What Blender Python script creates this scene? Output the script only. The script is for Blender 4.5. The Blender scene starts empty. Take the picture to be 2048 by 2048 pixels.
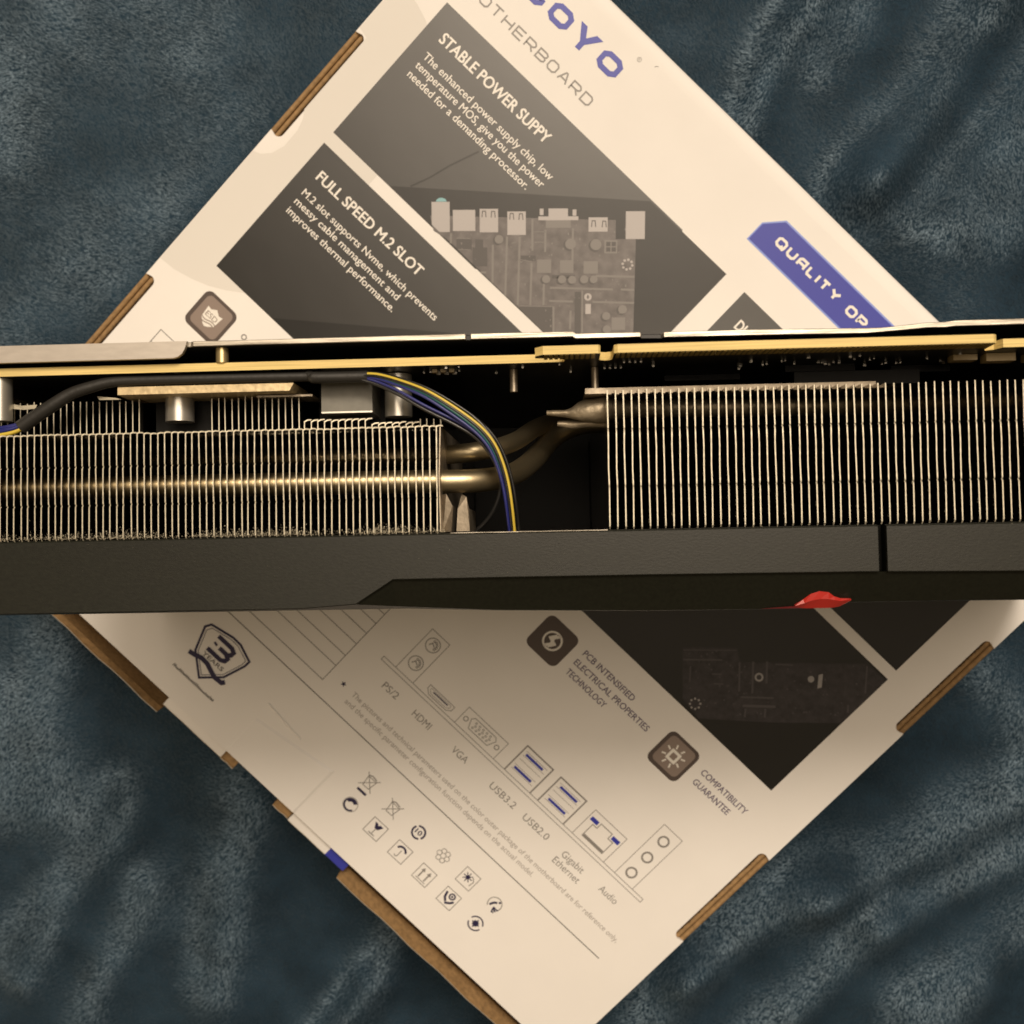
import bpy, math, random
import numpy as np
from mathutils import Matrix, Vector, Euler

random.seed(4)
rng = np.random.default_rng(7)
S = 0.001                      # everything below is written in millimetres
BOX_H = 55.0                   # height of the box, its top face is z = BOX_H
scene = bpy.context.scene
col = scene.collection

# ------------------------------------------------------------------ camera
cam_d = bpy.data.cameras.new('camera')
cam = bpy.data.objects.new('camera', cam_d)
col.objects.link(cam)
CX = Vector((0.998337, 0.0, -0.057652)).normalized()
CZ = Vector((0.057297, 0.110800, 0.992190)).normalized()
CY = CZ.cross(CX).normalized()
cam.matrix_world = Matrix(((CX.x, CY.x, CZ.x, 13.736 * S), (CX.y, CY.y, CZ.y, 32.555 * S),
                           (CX.z, CY.z, CZ.z, (BOX_H + 311.396) * S), (0, 0, 0, 1)))
cam_d.sensor_width = 36.0
cam_d.sensor_fit = 'HORIZONTAL'
cam_d.lens = 36.0
cam_d.clip_start = 0.01
cam_d.clip_end = 20.0
cam_d.dof.use_dof = True
cam_d.dof.focus_distance = 0.232
cam_d.dof.aperture_fstop = 26.0
scene.camera = cam

# ------------------------------------------------------------------ light
world = bpy.data.worlds.new('World')
scene.world = world
world.use_nodes = True
bg = world.node_tree.nodes['Background']
bg.inputs['Color'].default_value = (1.0, 0.73, 0.42, 1)
bg.inputs['Strength'].default_value = 0.10


def area_lamp(name, loc, target, size, power, color):
    d = bpy.data.lights.new(name, 'AREA')
    d.shape = 'DISK'
    d.size = size
    d.energy = power
    d.color = color
    o = bpy.data.objects.new(name, d)
    col.objects.link(o)
    o.location = loc
    o.rotation_euler = (Vector(target) - Vector(loc)).to_track_quat('-Z', 'Y').to_euler()
    return o


area_lamp('ceiling_lamp', (0.36, 1.36, 1.95), (0.0, 0.0, 0.05), 0.62, 34.0, (1.0, 0.845, 0.675))
# the pale ceiling round the lamp, which throws a wide soft light back down
area_lamp('ceiling_bounce', (0.26, 1.08, 2.30), (0.0, 0.0, 0.05), 2.1, 39.5, (1.0, 0.82, 0.63))
# unseen warm fill, added low at the side to lighten the card's shadow
area_lamp('side_fill', (-1.55, -1.05, 0.95), (0.0, 0.0, 0.05), 1.3, 7.0, (1.0, 0.72, 0.42))

vs = scene.view_settings
vs.view_transform = 'Standard'
vs.look = 'None'
vs.exposure = 0.0
vs.gamma = 1.0
vs.use_curve_mapping = False


# ------------------------------------------------------------------ materials
def mat(name, color, rough=0.5, metal=0.0, spec=0.5, noise=0.0, nscale=400.0, bump=0.0, bscale=800.0,
        bdist=0.0002, stretch=None, coat=0.0):
    m = bpy.data.materials.new(name)
    m.use_nodes = True
    nt = m.node_tree
    b = nt.nodes['Principled BSDF']
    b.inputs['Base Color'].default_value = (*color, 1)
    b.inputs['Roughness'].default_value = rough
    b.inputs['Metallic'].default_value = metal
    b.inputs['Specular IOR Level'].default_value = spec
    if coat:
        b.inputs['Coat Weight'].default_value = coat
        b.inputs['Coat Roughness'].default_value = 0.25
    if noise or bump:
        tc = nt.nodes.new('ShaderNodeTexCoord')
        src = tc.outputs['Object']
        if stretch:
            mp = nt.nodes.new('ShaderNodeMapping')
            mp.inputs['Scale'].default_value = stretch
            nt.links.new(src, mp.inputs['Vector'])
            src = mp.outputs['Vector']
    if noise:
        n = nt.nodes.new('ShaderNodeTexNoise')
        n.inputs['Scale'].default_value = nscale
        n.inputs['Detail'].default_value = 5
        nt.links.new(src, n.inputs['Vector'])
        r = nt.nodes.new('ShaderNodeMapRange')
        r.inputs['From Min'].default_value = 0.3
        r.inputs['From Max'].default_value = 0.7
        r.inputs['To Min'].default_value = 1 - noise
        r.inputs['To Max'].default_value = 1 + noise
        nt.links.new(n.outputs['Fac'], r.inputs['Value'])
        mx = nt.nodes.new('ShaderNodeVectorMath')
        mx.operation = 'SCALE'
        mx.inputs[0].default_value = color
        nt.links.new(r.outputs['Result'], mx.inputs['Scale'])
        nt.links.new(mx.outputs['Vector'], b.inputs['Base Color'])
    if bump:
        n2 = nt.nodes.new('ShaderNodeTexNoise')
        n2.inputs['Scale'].default_value = bscale
        n2.inputs['Detail'].default_value = 4
        nt.links.new(src, n2.inputs['Vector'])
        bp = nt.nodes.new('ShaderNodeBump')
        bp.inputs['Strength'].default_value = bump
        bp.inputs['Distance'].default_value = bdist
        nt.links.new(n2.outputs['Fac'], bp.inputs['Height'])
        nt.links.new(bp.outputs['Normal'], b.inputs['Normal'])
    return m


M = {}
M['board_white'] = mat('coated_white_board', (0.80, 0.785, 0.765), 0.60, spec=0.12, noise=0.015, nscale=60, bump=0.12, bscale=45, bdist=0.0006)
M['board_inner'] = mat('brown_kraft_board', (0.29, 0.18, 0.08), 0.75, noise=0.25, nscale=700, bump=0.3, bscale=900)
M['kraft_shade'] = mat('shaded_flute_kraft', (0.05, 0.028, 0.010), 0.85, noise=0.25, nscale=700)  # kraft board with the shade inside the flutes put into its colour
M['ink_panel'] = mat('black_panel_ink', (0.005, 0.005, 0.0045), 0.34, spec=0.88, noise=0.12, nscale=90, bump=0.12, bscale=45, bdist=0.0006)
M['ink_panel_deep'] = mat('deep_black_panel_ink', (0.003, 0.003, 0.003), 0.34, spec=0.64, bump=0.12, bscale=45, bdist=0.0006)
M['ink_white'] = mat('white_lettering_ink', (0.78, 0.76, 0.72), 0.45)
M['ink_blue'] = mat('blue_ink', (0.035, 0.045, 0.36), 0.42)
M['ink_blue_pale'] = mat('pale_blue_ink', (0.22, 0.30, 0.72), 0.42)
M['ink_navy'] = mat('navy_ink', (0.02, 0.016, 0.06), 0.45)
M['ink_violet'] = mat('violet_ink', (0.10, 0.075, 0.14), 0.45)
M['ink_grey'] = mat('grey_ink', (0.24, 0.23, 0.22), 0.45)
M['ink_grey_pale'] = mat('pale_grey_ink', (0.40, 0.38, 0.36), 0.45)
M['ink_dark_grey'] = mat('dark_grey_ink', (0.10, 0.095, 0.09), 0.45)
M['ink_swoosh'] = mat('faint_grey_ink', (0.70, 0.685, 0.655), 0.60, spec=0.12)
M['ink_badge'] = mat('brown_grey_badge_ink', (0.25, 0.20, 0.175), 0.42)
M['ink_badge_rim'] = mat('dark_badge_ink', (0.085, 0.065, 0.058), 0.42)
M['ink_pcb'] = mat('printed_circuit_grey', (0.135, 0.125, 0.125), 0.42, noise=0.25, nscale=350)
M['ink_pcb_dark'] = mat('printed_circuit_dark', (0.085, 0.08, 0.08), 0.42)
M['ink_part'] = mat('printed_part_grey', (0.20, 0.19, 0.185), 0.42)
M['ink_part_light'] = mat('printed_part_light', (0.42, 0.40, 0.40), 0.42)
M['ink_cyan'] = mat('printed_cyan', (0.22, 0.44, 0.48), 0.42)
M['ink_dim'] = mat('dim_printed_circuit', (0.038, 0.035, 0.038), 0.38, spec=0.5, noise=0.3, nscale=500)
M['ink_dim_line'] = mat('dim_printed_trace', (0.075, 0.07, 0.075), 0.43)
M['ink_dim_light'] = mat('dim_printed_pad', (0.30, 0.29, 0.29), 0.43)
M['blanket_base'] = None

M['fin'] = mat('nickel_fin_side_shaded', (0.33, 0.30, 0.25), 0.16, metal=1.0)  # nickel toned down: depth shade of the fin gaps put into the colour
M['fin_edge'] = mat('sheared_fin_edge', (0.66, 0.61, 0.48), 0.5, metal=0.45, noise=0.30, nscale=700)
M['pipe'] = mat('nickel_heat_pipe', (0.43, 0.36, 0.23), 0.40, metal=0.95, bump=0.15, bscale=600)
M['base_metal'] = mat('dull_nickel_base', (0.36, 0.31, 0.24), 0.45, metal=0.85, noise=0.2, nscale=500, bump=0.4, bscale=500)
M['solder'] = mat('pinched_pipe_end', (0.46, 0.39, 0.28), 0.5, metal=0.6, noise=0.25, nscale=400, bump=0.8, bscale=350, bdist=0.0005)
M['silver'] = mat('brushed_aluminium', (0.50, 0.46, 0.39), 0.42, metal=0.75, noise=0.35, nscale=900, bump=0.7, bscale=900, stretch=(0.12, 1.6, 1))
M['lip'] = mat('satin_aluminium_lip', (0.52, 0.48, 0.43), 0.5, metal=0.6, noise=0.06, nscale=900, bump=0.12, bscale=1500, stretch=(0.3, 1, 1))
M['backplate_black'] = mat('backplate_black', (0.012, 0.012, 0.012), 0.5)
M['fr4'] = mat('bare_board_edge', (0.74, 0.57, 0.22), 0.6, noise=0.16, nscale=500, bump=0.25, bscale=1500, stretch=(0.15, 6.0, 0.3))
M['mask'] = mat('black_solder_mask', (0.010, 0.010, 0.009), 0.35)
M['gold'] = mat('gold_contact', (0.55, 0.40, 0.12), 0.35, metal=0.8)
M['plastic'] = mat('dark_shroud_plastic', (0.0105, 0.011, 0.0072), 0.45, spec=0.24, noise=0.16, nscale=1400, bump=0.12, bscale=2600, bdist=0.00012)
M['plastic_brushed'] = mat('brushed_shroud_plastic', (0.011, 0.0118, 0.0080), 0.43, spec=0.37, noise=0.22, nscale=1500, bump=0.18, bscale=2600, bdist=0.00012, stretch=(0.5, 1, 1))
M['seam'] = mat('matt_black_seam', (0.006, 0.006, 0.005), 0.8, spec=0.05)
M['plastic_black'] = mat('black_inner_plastic', (0.010, 0.010, 0.009), 0.6)
M['red'] = mat('red_plastic', (0.44, 0.022, 0.016), 0.28, coat=0.9)
M['sleeve'] = mat('black_heat_shrink', (0.020, 0.019, 0.017), 0.5, bump=0.3, bscale=900)
M['wire_blue'] = mat('blue_wire', (0.015, 0.02, 0.15), 0.35)
M['wire_green'] = mat('green_wire', (0.012, 0.12, 0.10), 0.35)
M['wire_yellow'] = mat('yellow_wire', (0.62, 0.47, 0.06), 0.35)
M['wire_black'] = mat('black_wire', (0.012, 0.012, 0.012), 0.3)
M['wire_white'] = mat('white_wire', (0.65, 0.6, 0.55), 0.4)
M['brass'] = mat('brass_standoff', (0.62, 0.50, 0.26), 0.35, metal=0.8)
M['can'] = mat('capacitor_can', (0.62, 0.60, 0.54), 0.33, metal=0.8)
M['gold_plate'] = mat('gold_tinted_plate', (0.62, 0.50, 0.30), 0.5, metal=0.55, noise=0.2, nscale=700, bump=0.5, bscale=900)
M['ferrite'] = mat('grey_choke_body', (0.17, 0.165, 0.14), 0.5, noise=0.1, nscale=500)
M['black_part'] = mat('black_component', (0.006, 0.006, 0.0055), 0.5, spec=0.15)
M['tan_part'] = mat('tan_component', (0.33, 0.25, 0.12), 0.45)
M['solder_dot'] = mat('solder_dot', (0.55, 0.52, 0.46), 0.35, metal=0.8)
M['dust'] = mat('grey_dust', (0.46, 0.42, 0.32), 0.95, spec=0.1)


# ------------------------------------------------------------------ mesh helpers
class MB:
    def __init__(self):
        self.v = []
        self.f = []
        self.mi = []
        self.sm = []

    def add(self, verts, faces, mi=0, smooth=False):
        n = len(self.v)
        self.v += [tuple(p) for p in verts]
        for fc in faces:
            self.f.append([i + n for i in fc])
            self.mi.append(mi)
            self.sm.append(smooth)
        return self

    def box(self, x0, x1, y0, y1, z0, z1, mi=0, bev=0.0):
        if bev <= 0:
            vs_ = [(x, y, z) for z in (z0, z1) for y in (y0, y1) for x in (x0, x1)]
            return self.add(vs_, [(0, 2, 3, 1), (4, 5, 7, 6), (0, 1, 5, 4), (2, 6, 7, 3), (0, 4, 6, 2), (1, 3, 7, 5)], mi)
        b = bev
        poly = [(x0 + b, y0), (x1 - b, y0), (x1, y0 + b), (x1, y1 - b), (x1 - b, y1), (x0 + b, y1), (x0, y1 - b), (x0, y0 + b)]
        inn = [(min(max(x, x0 + b), x1 - b), min(max(y, y0 + b), y1 - b)) for x, y in poly]
        vs_ = [(x, y, z0) for x, y in poly] + [(x, y, z1 - b) for x, y in poly] + \
              [(x * 0.5 + u * 0.5, y * 0.5 + w * 0.5, z1) for (x, y), (u, w) in zip(poly, inn)]
        fs = [tuple(range(7, -1, -1)), tuple(range(16, 24))]
        for i in range(8):
            j = (i + 1) % 8
            fs += [(i, j, j + 8, i + 8), (i + 8, j + 8, j + 16, i + 16)]
        return self.add(vs_, fs, mi)

    def prism(self, poly, a0, a1, axis='z', mi=0, side=None):
        """2-D outline extruded along an axis; the outline must run counter-clockwise"""
        n = len(poly)
        if axis == 'z':
            P = lambda p, a: (p[0], p[1], a)
        elif axis == 'x':
            P = lambda p, a: (a, p[0], p[1])      # outline given as (y, z)
        else:
            P = lambda p, a: (p[0], a, p[1])      # outline given as (x, z)
        vs_ = [P(p, a0) for p in poly] + [P(p, a1) for p in poly]
        fs = [tuple(range(n - 1, -1, -1)), tuple(range(n, 2 * n))]
        self.add(vs_, fs, mi)
        self.add(vs_, [(i, (i + 1) % n, (i + 1) % n + n, i + n) for i in range(n)], mi if side is None else side)
        return self

    def flat(self, poly, z, mi=0):
        return self.add([(x, y, z) for x, y in poly], [tuple(range(len(poly)))], mi)

    def stroke(self, pts, w, z, closed=False, mi=0):
        pts = [Vector((p[0], p[1])) for p in pts]
        n = len(pts)
        L, Rr = [], []
        for i, p in enumerate(pts):
            a = pts[i - 1] if (i > 0 or closed) else None
            b = pts[(i + 1) % n] if (i < n - 1 or closed) else None
            d1 = (p - a).normalized() if a is not None else None
            d2 = (b - p).normalized() if b is not None else None
            d1 = d1 or d2
            d2 = d2 or d1
            n1 = Vector((-d1.y, d1.x))
            n2 = Vector((-d2.y, d2.x))
            m = n1 + n2
            if m.length < 1e-4:
                m = n1
            m.normalize()
            k = 1.0 / max(0.45, m.dot(n1))
            L.append(p + m * (w / 2 * k))
            Rr.append(p - m * (w / 2 * k))
        vs_ = [(q.x, q.y, z) for q in L] + [(q.x, q.y, z) for q in Rr]
        e = n if closed else n - 1
        return self.add(vs_, [(i + n, (i + 1) % n + n, (i + 1) % n, i) for i in range(e)], mi)

    def tube(self, path, r, seg=12, mi=0, cap=True, sub=6):
        pts = [Vector(p) for p in path]
        if sub > 1 and len(pts) > 2:
            out = []
            for i in range(len(pts) - 1):
                p0 = pts[max(i - 1, 0)]
                p1 = pts[i]
                p2 = pts[i + 1]
                p3 = pts[min(i + 2, len(pts) - 1)]
                for k in range(sub):
                    t = k / sub
                    out.append(0.5 * ((2 * p1) + (p2 - p0) * t + (2 * p0 - 5 * p1 + 4 * p2 - p3) * t * t + (3 * p1 - p0 - 3 * p2 + p3) * t ** 3))
            out.append(pts[-1])
            rr = [r] * len(out) if not isinstance(r, (list, tuple)) else list(np.interp(np.linspace(0, len(pts) - 1, len(out)), range(len(pts)), r))
            pts = out
        else:
            rr = [r] * len(pts) if not isinstance(r, (list, tuple)) else list(r)
        up = Vector((0.0, 0.31, 0.95))
        vs_ = []
        for i, p in enumerate(pts):
            d = (pts[min(i + 1, len(pts) - 1)] - pts[max(i - 1, 0)]).normalized()
            a = d.cross(up)
            if a.length < 1e-3:
                a = d.cross(Vector((1, 0, 0)))
            a.normalize()
            up = a.cross(d).normalized()
            for k in range(seg):
                t = 2 * math.pi * k / seg
                vs_.append(p + (a * math.cos(t) + up * math.sin(t)) * rr[i])
        fs = []
        for i in range(len(pts) - 1):
            for k in range(seg):
                k2 = (k + 1) % seg
                fs.append((i * seg + k, i * seg + k2, (i + 1) * seg + k2, (i + 1) * seg + k))
        self.add(vs_, fs, mi, True)
        if cap:
            n = len(pts)
            self.add(vs_, [tuple(range(seg)), tuple(range((n - 1) * seg + seg - 1, (n - 1) * seg - 1, -1))], mi)
        return self

    def cyl(self, c, r, z0, z1, axis='z', seg=20, mi=0, bev=0.0):
        prof = [(r, z0), (r, z1 - bev), (r - bev, z1)] if bev else [(r, z0), (r, z1)]
        vs_ = []
        for rad, zz in prof:
            for k in range(seg):
                t = 2 * math.pi * k / seg
                a, b = rad * math.cos(t), rad * math.sin(t)
                vs_.append((c[0] + a, c[1] + b, zz) if axis == 'z' else (c[0] + a, zz, c[1] - b))
        fs = []
        for i in range(len(prof) - 1):
            for k in range(seg):
                k2 = (k + 1) % seg
                fs.append((i * seg + k, i * seg + k2, (i + 1) * seg + k2, (i + 1) * seg + k))
        self.add(vs_, fs, mi, True)
        self.add(vs_, [tuple(range(seg - 1, -1, -1)), tuple(range((len(prof) - 1) * seg, len(prof) * seg))], mi)
        return self

    def mesh(self, name, mats):
        me = bpy.data.meshes.new(name)
        me.from_pydata([(x * S, y * S, z * S) for x, y, z in self.v], [], self.f)
        for m in (mats if isinstance(mats, (list, tuple)) else [mats]):
            me.materials.append(m)
        me.polygons.foreach_set('material_index', self.mi)
        me.polygons.foreach_set('use_smooth', self.sm)
        me.update()
        return me

    def build(self, name, mats, parent=None, loc=None, **props):
        return link(name, self.mesh(name, mats), parent, loc, **props)


def link(name, me, parent=None, loc=None, rot=None, **props):
    o = bpy.data.objects.new(name, me)
    col.objects.link(o)
    if parent:
        o.parent = parent
    if loc:
        o.location = (loc[0] * S, loc[1] * S, loc[2] * S)
    if rot:
        o.rotation_euler = rot
    for k, v in props.items():
        o[k] = v
    return o


def thing(name, label, cat):
    o = bpy.data.objects.new(name, None)
    o.empty_display_size = 0.02
    col.objects.link(o)
    o['label'] = label
    o['category'] = cat
    return o


def ring(cx, cy, r, n=28, a0=0.0, a1=360.0):
    full = abs(a1 - a0) >= 359.9
    m = n if full else n + 1
    return [(cx + r * math.cos(math.radians(a0 + (a1 - a0) * i / n)), cy + r * math.sin(math.radians(a0 + (a1 - a0) * i / n))) for i in range(m)]


def rrect(x0, x1, y0, y1, r, n=6):
    out = []
    for cx, cy, a in ((x1 - r, y0 + r, -90), (x1 - r, y1 - r, 0), (x0 + r, y1 - r, 90), (x0 + r, y0 + r, 180)):
        out += [(cx + r * math.cos(math.radians(a + 90 * i / n)), cy + r * math.sin(math.radians(a + 90 * i / n))) for i in range(n + 1)]
    return out


def rect(x0, x1, y0, y1):
    return [(x0, y0), (x1, y0), (x1, y1), (x0, y1)]


# text outlines from the built-in font ------------------------------------------------
def text_geo(s, bold=0.0, space=1.0):
    c = bpy.data.curves.new('lettering', 'FONT')
    c.body = s
    c.size = 1.0
    c.offset = bold
    c.resolution_u = 3
    c.space_character = space
    o = bpy.data.objects.new('lettering', c)
    col.objects.link(o)
    dg = bpy.context.evaluated_depsgraph_get()
    me = o.evaluated_get(dg).to_mesh()
    v = np.array([tuple(p.co) for p in me.vertices])
    f = [tuple(p.vertices) for p in me.polygons]
    o.evaluated_get(dg).to_mesh_clear()
    bpy.data.objects.remove(o)
    bpy.data.curves.remove(c)
    return v, f


_cap = {}


def put_text(mb, s, x0, base, width, cap, z, bold=0.0, mi=0, space=1.0):
    if bold not in _cap:
        v, _ = text_geo('H')
        _cap[bold] = (v[:, 1].max(), v[:, 1].min())
    top, bot = _cap[bold]
    v, f = text_geo(s, 0.0, space)
    x = (v[:, 0] - v[:, 0].min()) / (v[:, 0].max() - v[:, 0].min()) * width + x0
    y = (v[:, 1] - bot) / (top - bot) * cap + base
    k = bold * cap * 1.3
    for i, (dx, dy) in enumerate(((-k, -k * 0.5), (k, -k * 0.5), (0, k * 0.8), (0, 0)) if bold else ((0, 0),)):
        mb.add([(a + dx, b + dy, z + i * 0.004) for a, b in zip(x, y)], f, mi)
    return mb


def letters(name, m, s, x0, base, width, cap, z, bold=0.0):
    return put_text(MB(), s, x0, base, width, cap, z, bold).build(name, [m], lid)


# square techno letters drawn as strokes, unit cell 0..1 x 0..1
c_ = 0.22
GL = {
    'O': [[(c_, 0), (1 - c_, 0), (1, c_), (1, 1 - c_), (1 - c_, 1), (c_, 1), (0, 1 - c_), (0, c_), 'C']],
    'D': [[(0, 0), (1 - c_, 0), (1, c_), (1, 1 - c_), (1 - c_, 1), (0, 1), 'C']],
    'Q': [[(c_, 0), (1 - c_, 0), (1, c_), (1, 1 - c_), (1 - c_, 1), (c_, 1), (0, 1 - c_), (0, c_), 'C'], [(0.6, 0.3), (1.04, -0.12)]],
    'U': [[(0, 1), (0, c_), (c_, 0), (1 - c_, 0), (1, c_), (1, 1)]],
    'T': [[(0, 1), (1, 1)], [(0.5, 1), (0.5, 0)]],
    'H': [[(0, 0), (0, 1)], [(1, 0), (1, 1)], [(0, 0.5), (1, 0.5)]],
    'E': [[(1, 0), (0, 0), (0, 1), (1, 1)], [(0, 0.5), (0.92, 0.5)]],
    'R': [[(0, 0), (0, 1), (1 - c_, 1), (1, 1 - c_), (1, 0.62), (1 - c_, 0.42), (0, 0.42)], [(0.55, 0.42), (1, 0)]],
    'P': [[(0, 0), (0, 1), (1 - c_, 1), (1, 1 - c_), (1, 0.62), (1 - c_, 0.40), (0, 0.40)]],
    'B': [[(0, 0), (0, 1), (1 - c_, 1), (1, 0.86), (1, 0.64), (0.85, 0.5), (1, 0.36), (1, 0.14), (1 - c_, 0), 'C'], [(0, 0.5), (0.85, 0.5)]],
    'A': [[(0, 0), (0.42, 1), (0.58, 1), (1, 0)], [(0.14, 0.33), (0.86, 0.33)]],
    'a': [[(0, 0), (0, 0.75), (0.25, 1), (1, 1), (1, 0)], [(0, 0.42), (1, 0.42)]],
    'M': [[(0, 0), (0, 1), (0.5, 0.35), (1, 1), (1, 0)]],
    'S': [[(1, 0.86), (1 - c_, 1), (c_, 1), (0, 1 - c_), (0, 0.64), (c_, 0.5), (1 - c_, 0.5), (1, 0.36), (1, c_), (1 - c_, 0), (c_, 0), (0, 0.14)]],
    'Y': [[(0, 1), (0.5, 0.48), (1, 1)], [(0.5, 0.5), (0.5, 0)]],
    'L': [[(0, 1), (0, c_), (c_ * 0.6, 0), (1, 0)]],
    'I': [[(0.5, 0), (0.5, 1)]],
}


def techno(mb, ch, x, y, w, h, lw, z, mi=0, wob=0.0):
    for i_, st in enumerate(GL[ch]):
        closed = st[-1] == 'C'
        p = [q for q in st if q != 'C']
        k = lw / 2
        mb.stroke([(x + k + a * (w - lw), y + k + b * (h - lw)) for a, b in p], lw, z + 0.004 * i_, closed, mi)


# ------------------------------------------------------------------ the blanket
def smooth_noise(X, Y, scale, seed):
    r = np.random.default_rng(seed)
    out = np.zeros_like(X)
    for k in range(10):
        a = r.uniform(0, 2 * np.pi)
        fq = r.uniform(0.6, 1.4) / scale
        out += np.sin(2 * np.pi * fq * (X * np.cos(a) + Y * np.sin(a)) + r.uniform(0, 6.28))
    return out / 10 ** 0.5


RIDGES = [((-153, -120), (-196, -190), 10, 5.5), ((-145, -152), (-172, -215), 8, 5), ((-104, -120), (-121, -195), 11, 5.5),
          ((-48, -170), (-78, -215), 7, 5.5), ((-62, -186), (-92, -225), 6, 4), ((-173, -60), (-184, -120), 13, 5),
          ((-205, -90), (-225, -160), 12, 6),
          ((112, 215), (96, 172), 8, 6), ((96, 172), (71, 122), 8, 6), ((185, 220), (156, 168), 9, 6.5), ((156, 168), (114, 106), 9, 6.5), ((114, 106), (104, 90), 8, 5), ((182, 168), (142, 92), 10, 5.5),
          ((112, 112), (150, 60), 16, 3.5), ((130, 190), (100, 140), 8, 3.5), ((200, 170), (160, 90), 11, 6),
          ((196, -96), (105, -147), 11, 7), ((105, -147), (58, -176), 10, 7), ((58, -176), (40, -215), 9, 6),
          ((200, -118), (129, -159), 9, 5), ((129, -159), (84, -206), 9, 5.5), ((165, -70), (186, -92), 12, 6),
          ((200, -145), (140, -190), 10, 5), ((160, -185), (120, -230), 10, 5),
          ((-110, 150), (-86, 124), 14, 2.0), ((-126, 92), (-180, 58), 16, 2.5), ((-190, 130), (-130, 190), 22, 2.5)]


def fold_field(X, Y, widen):
    jx = X + smooth_noise(X, Y, 60, 11) * 1.6
    jy = Y + smooth_noise(X, Y, 60, 12) * 1.6
    h = np.zeros_like(X)
    for a, b, w, hh in RIDGES:
        dx, dy = b[0] - a[0], b[1] - a[1]
        t = np.clip(((jx - a[0]) * dx + (jy - a[1]) * dy) / (dx * dx + dy * dy), 0, 1)
        ex = jx - (a[0] + t * dx)
        ey = jy - (a[1] + t * dy)
        h += hh * np.exp(-(ex * ex + ey * ey) / (w * widen) ** 2)
    return h


def blanket_height(X, Y):
    h = smooth_noise(X, Y, 95.0, 3) * 0.9 + smooth_noise(X, Y, 34.0, 5) * 0.25 + fold_field(X, Y, 1.15)
    # the box presses the blanket down
    ca, sa = math.cos(math.radians(-43.51)), math.sin(math.radians(-43.51))
    u = np.abs(X * ca + Y * sa) - 133.0
    v = np.abs(-X * sa + Y * ca) - 129.0
    k = np.clip((np.maximum(u, v) + 2.0) / 26.0, 0, 1)
    k = k * k * (3 - 2 * k)
    return (h + 3.0) * k - 1.2


N = 620
gx = np.linspace(-420, 420, N)
GX, GY = np.meshgrid(gx, gx)
GZ = blanket_height(GX, GY)
bv = np.stack([GX, GY, GZ], -1).reshape(-1, 3) * S
idx = np.arange(N * N).reshape(N, N)
quads = np.stack([idx[:-1, :-1], idx[:-1, 1:], idx[1:, 1:], idx[1:, :-1]], -1).reshape(-1, 4)


def fast_mesh(name, verts, faces, m, smooth=True):
    me = bpy.data.meshes.new(name)
    k = faces.shape[1]
    me.vertices.add(len(verts))
    me.vertices.foreach_set('co', verts.astype(np.float32).ravel())
    me.loops.add(faces.size)
    me.loops.foreach_set('vertex_index', faces.astype(np.int32).ravel())
    me.polygons.add(len(faces))
    me.polygons.foreach_set('loop_start', np.arange(0, faces.size, k, dtype=np.int32))
    me.polygons.foreach_set('loop_total', np.full(len(faces), k, dtype=np.int32))
    me.polygons.foreach_set('use_smooth', np.full(len(faces), smooth, dtype=bool))
    me.materials.append(m)
    me.update(calc_edges=True)
    me.validate()
    return me


def plush(name, color, sheen, noise_scale, spec=0.15, rough=0.75):
    m = bpy.data.materials.new(name)
    m.use_nodes = True
    nt = m.node_tree
    b = nt.nodes['Principled BSDF']
    b.inputs['Roughness'].default_value = rough
    b.inputs['Specular IOR Level'].default_value = spec
    b.inputs['Specular Tint'].default_value = (0.64, 0.84, 1.0, 1)
    b.inputs['IOR'].default_value = 1.82
    b.inputs['Sheen Weight'].default_value = sheen
    b.inputs['Sheen Roughness'].default_value = 0.35
    b.inputs['Sheen Tint'].default_value = (0.55, 0.72, 0.85, 1)
    tc = nt.nodes.new('ShaderNodeTexCoord')
    n = nt.nodes.new('ShaderNodeTexNoise')
    n.inputs['Scale'].default_value = noise_scale
    n.inputs['Detail'].default_value = 6
    nt.links.new(tc.outputs['Object'], n.inputs['Vector'])
    r = nt.nodes.new('ShaderNodeMapRange')
    r.inputs['From Min'].default_value = 0.32
    r.inputs['From Max'].default_value = 0.68
    r.inputs['To Min'].default_value = 0.75
    r.inputs['To Max'].default_value = 1.25
    nt.links.new(n.outputs['Fac'], r.inputs['Value'])
    mx = nt.nodes.new('ShaderNodeVectorMath')
    mx.operation = 'SCALE'
    mx.inputs[0].default_value = color
    nt.links.new(r.outputs['Result'], mx.inputs['Scale'])
    nt.links.new(mx.outputs['Vector'], b.inputs['Base Color'])
    return m


M['blanket'] = plush('blue_plush_backing', (0.018, 0.037, 0.058), 0.1, 60, 0.05)
M['pile'] = plush('blue_plush_pile', (0.025, 0.048, 0.076), 0.0, 60, 1.0, 0.60)
blanket = link('blanket', fast_mesh('blanket', bv, quads, M['blanket']))
blanket['label'] = 'dark blue plush blanket with soft folds under the white box'
blanket['category'] = 'blanket'

# short pile, one thin leaf-shaped tuft per fibre bundle
NF = 1300000
px = rng.uniform(-290, 270, NF)
py = rng.uniform(-290, 250, NF)
ca, sa = math.cos(math.radians(-43.51)), math.sin(math.radians(-43.51))
keep = np.maximum(np.abs(px * ca + py * sa) - 131.0, np.abs(-px * sa + py * ca) - 122.0) > 0
px, py = px[keep], py[keep]
n_f = len(px)
_h = gx[1] - gx[0]


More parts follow.
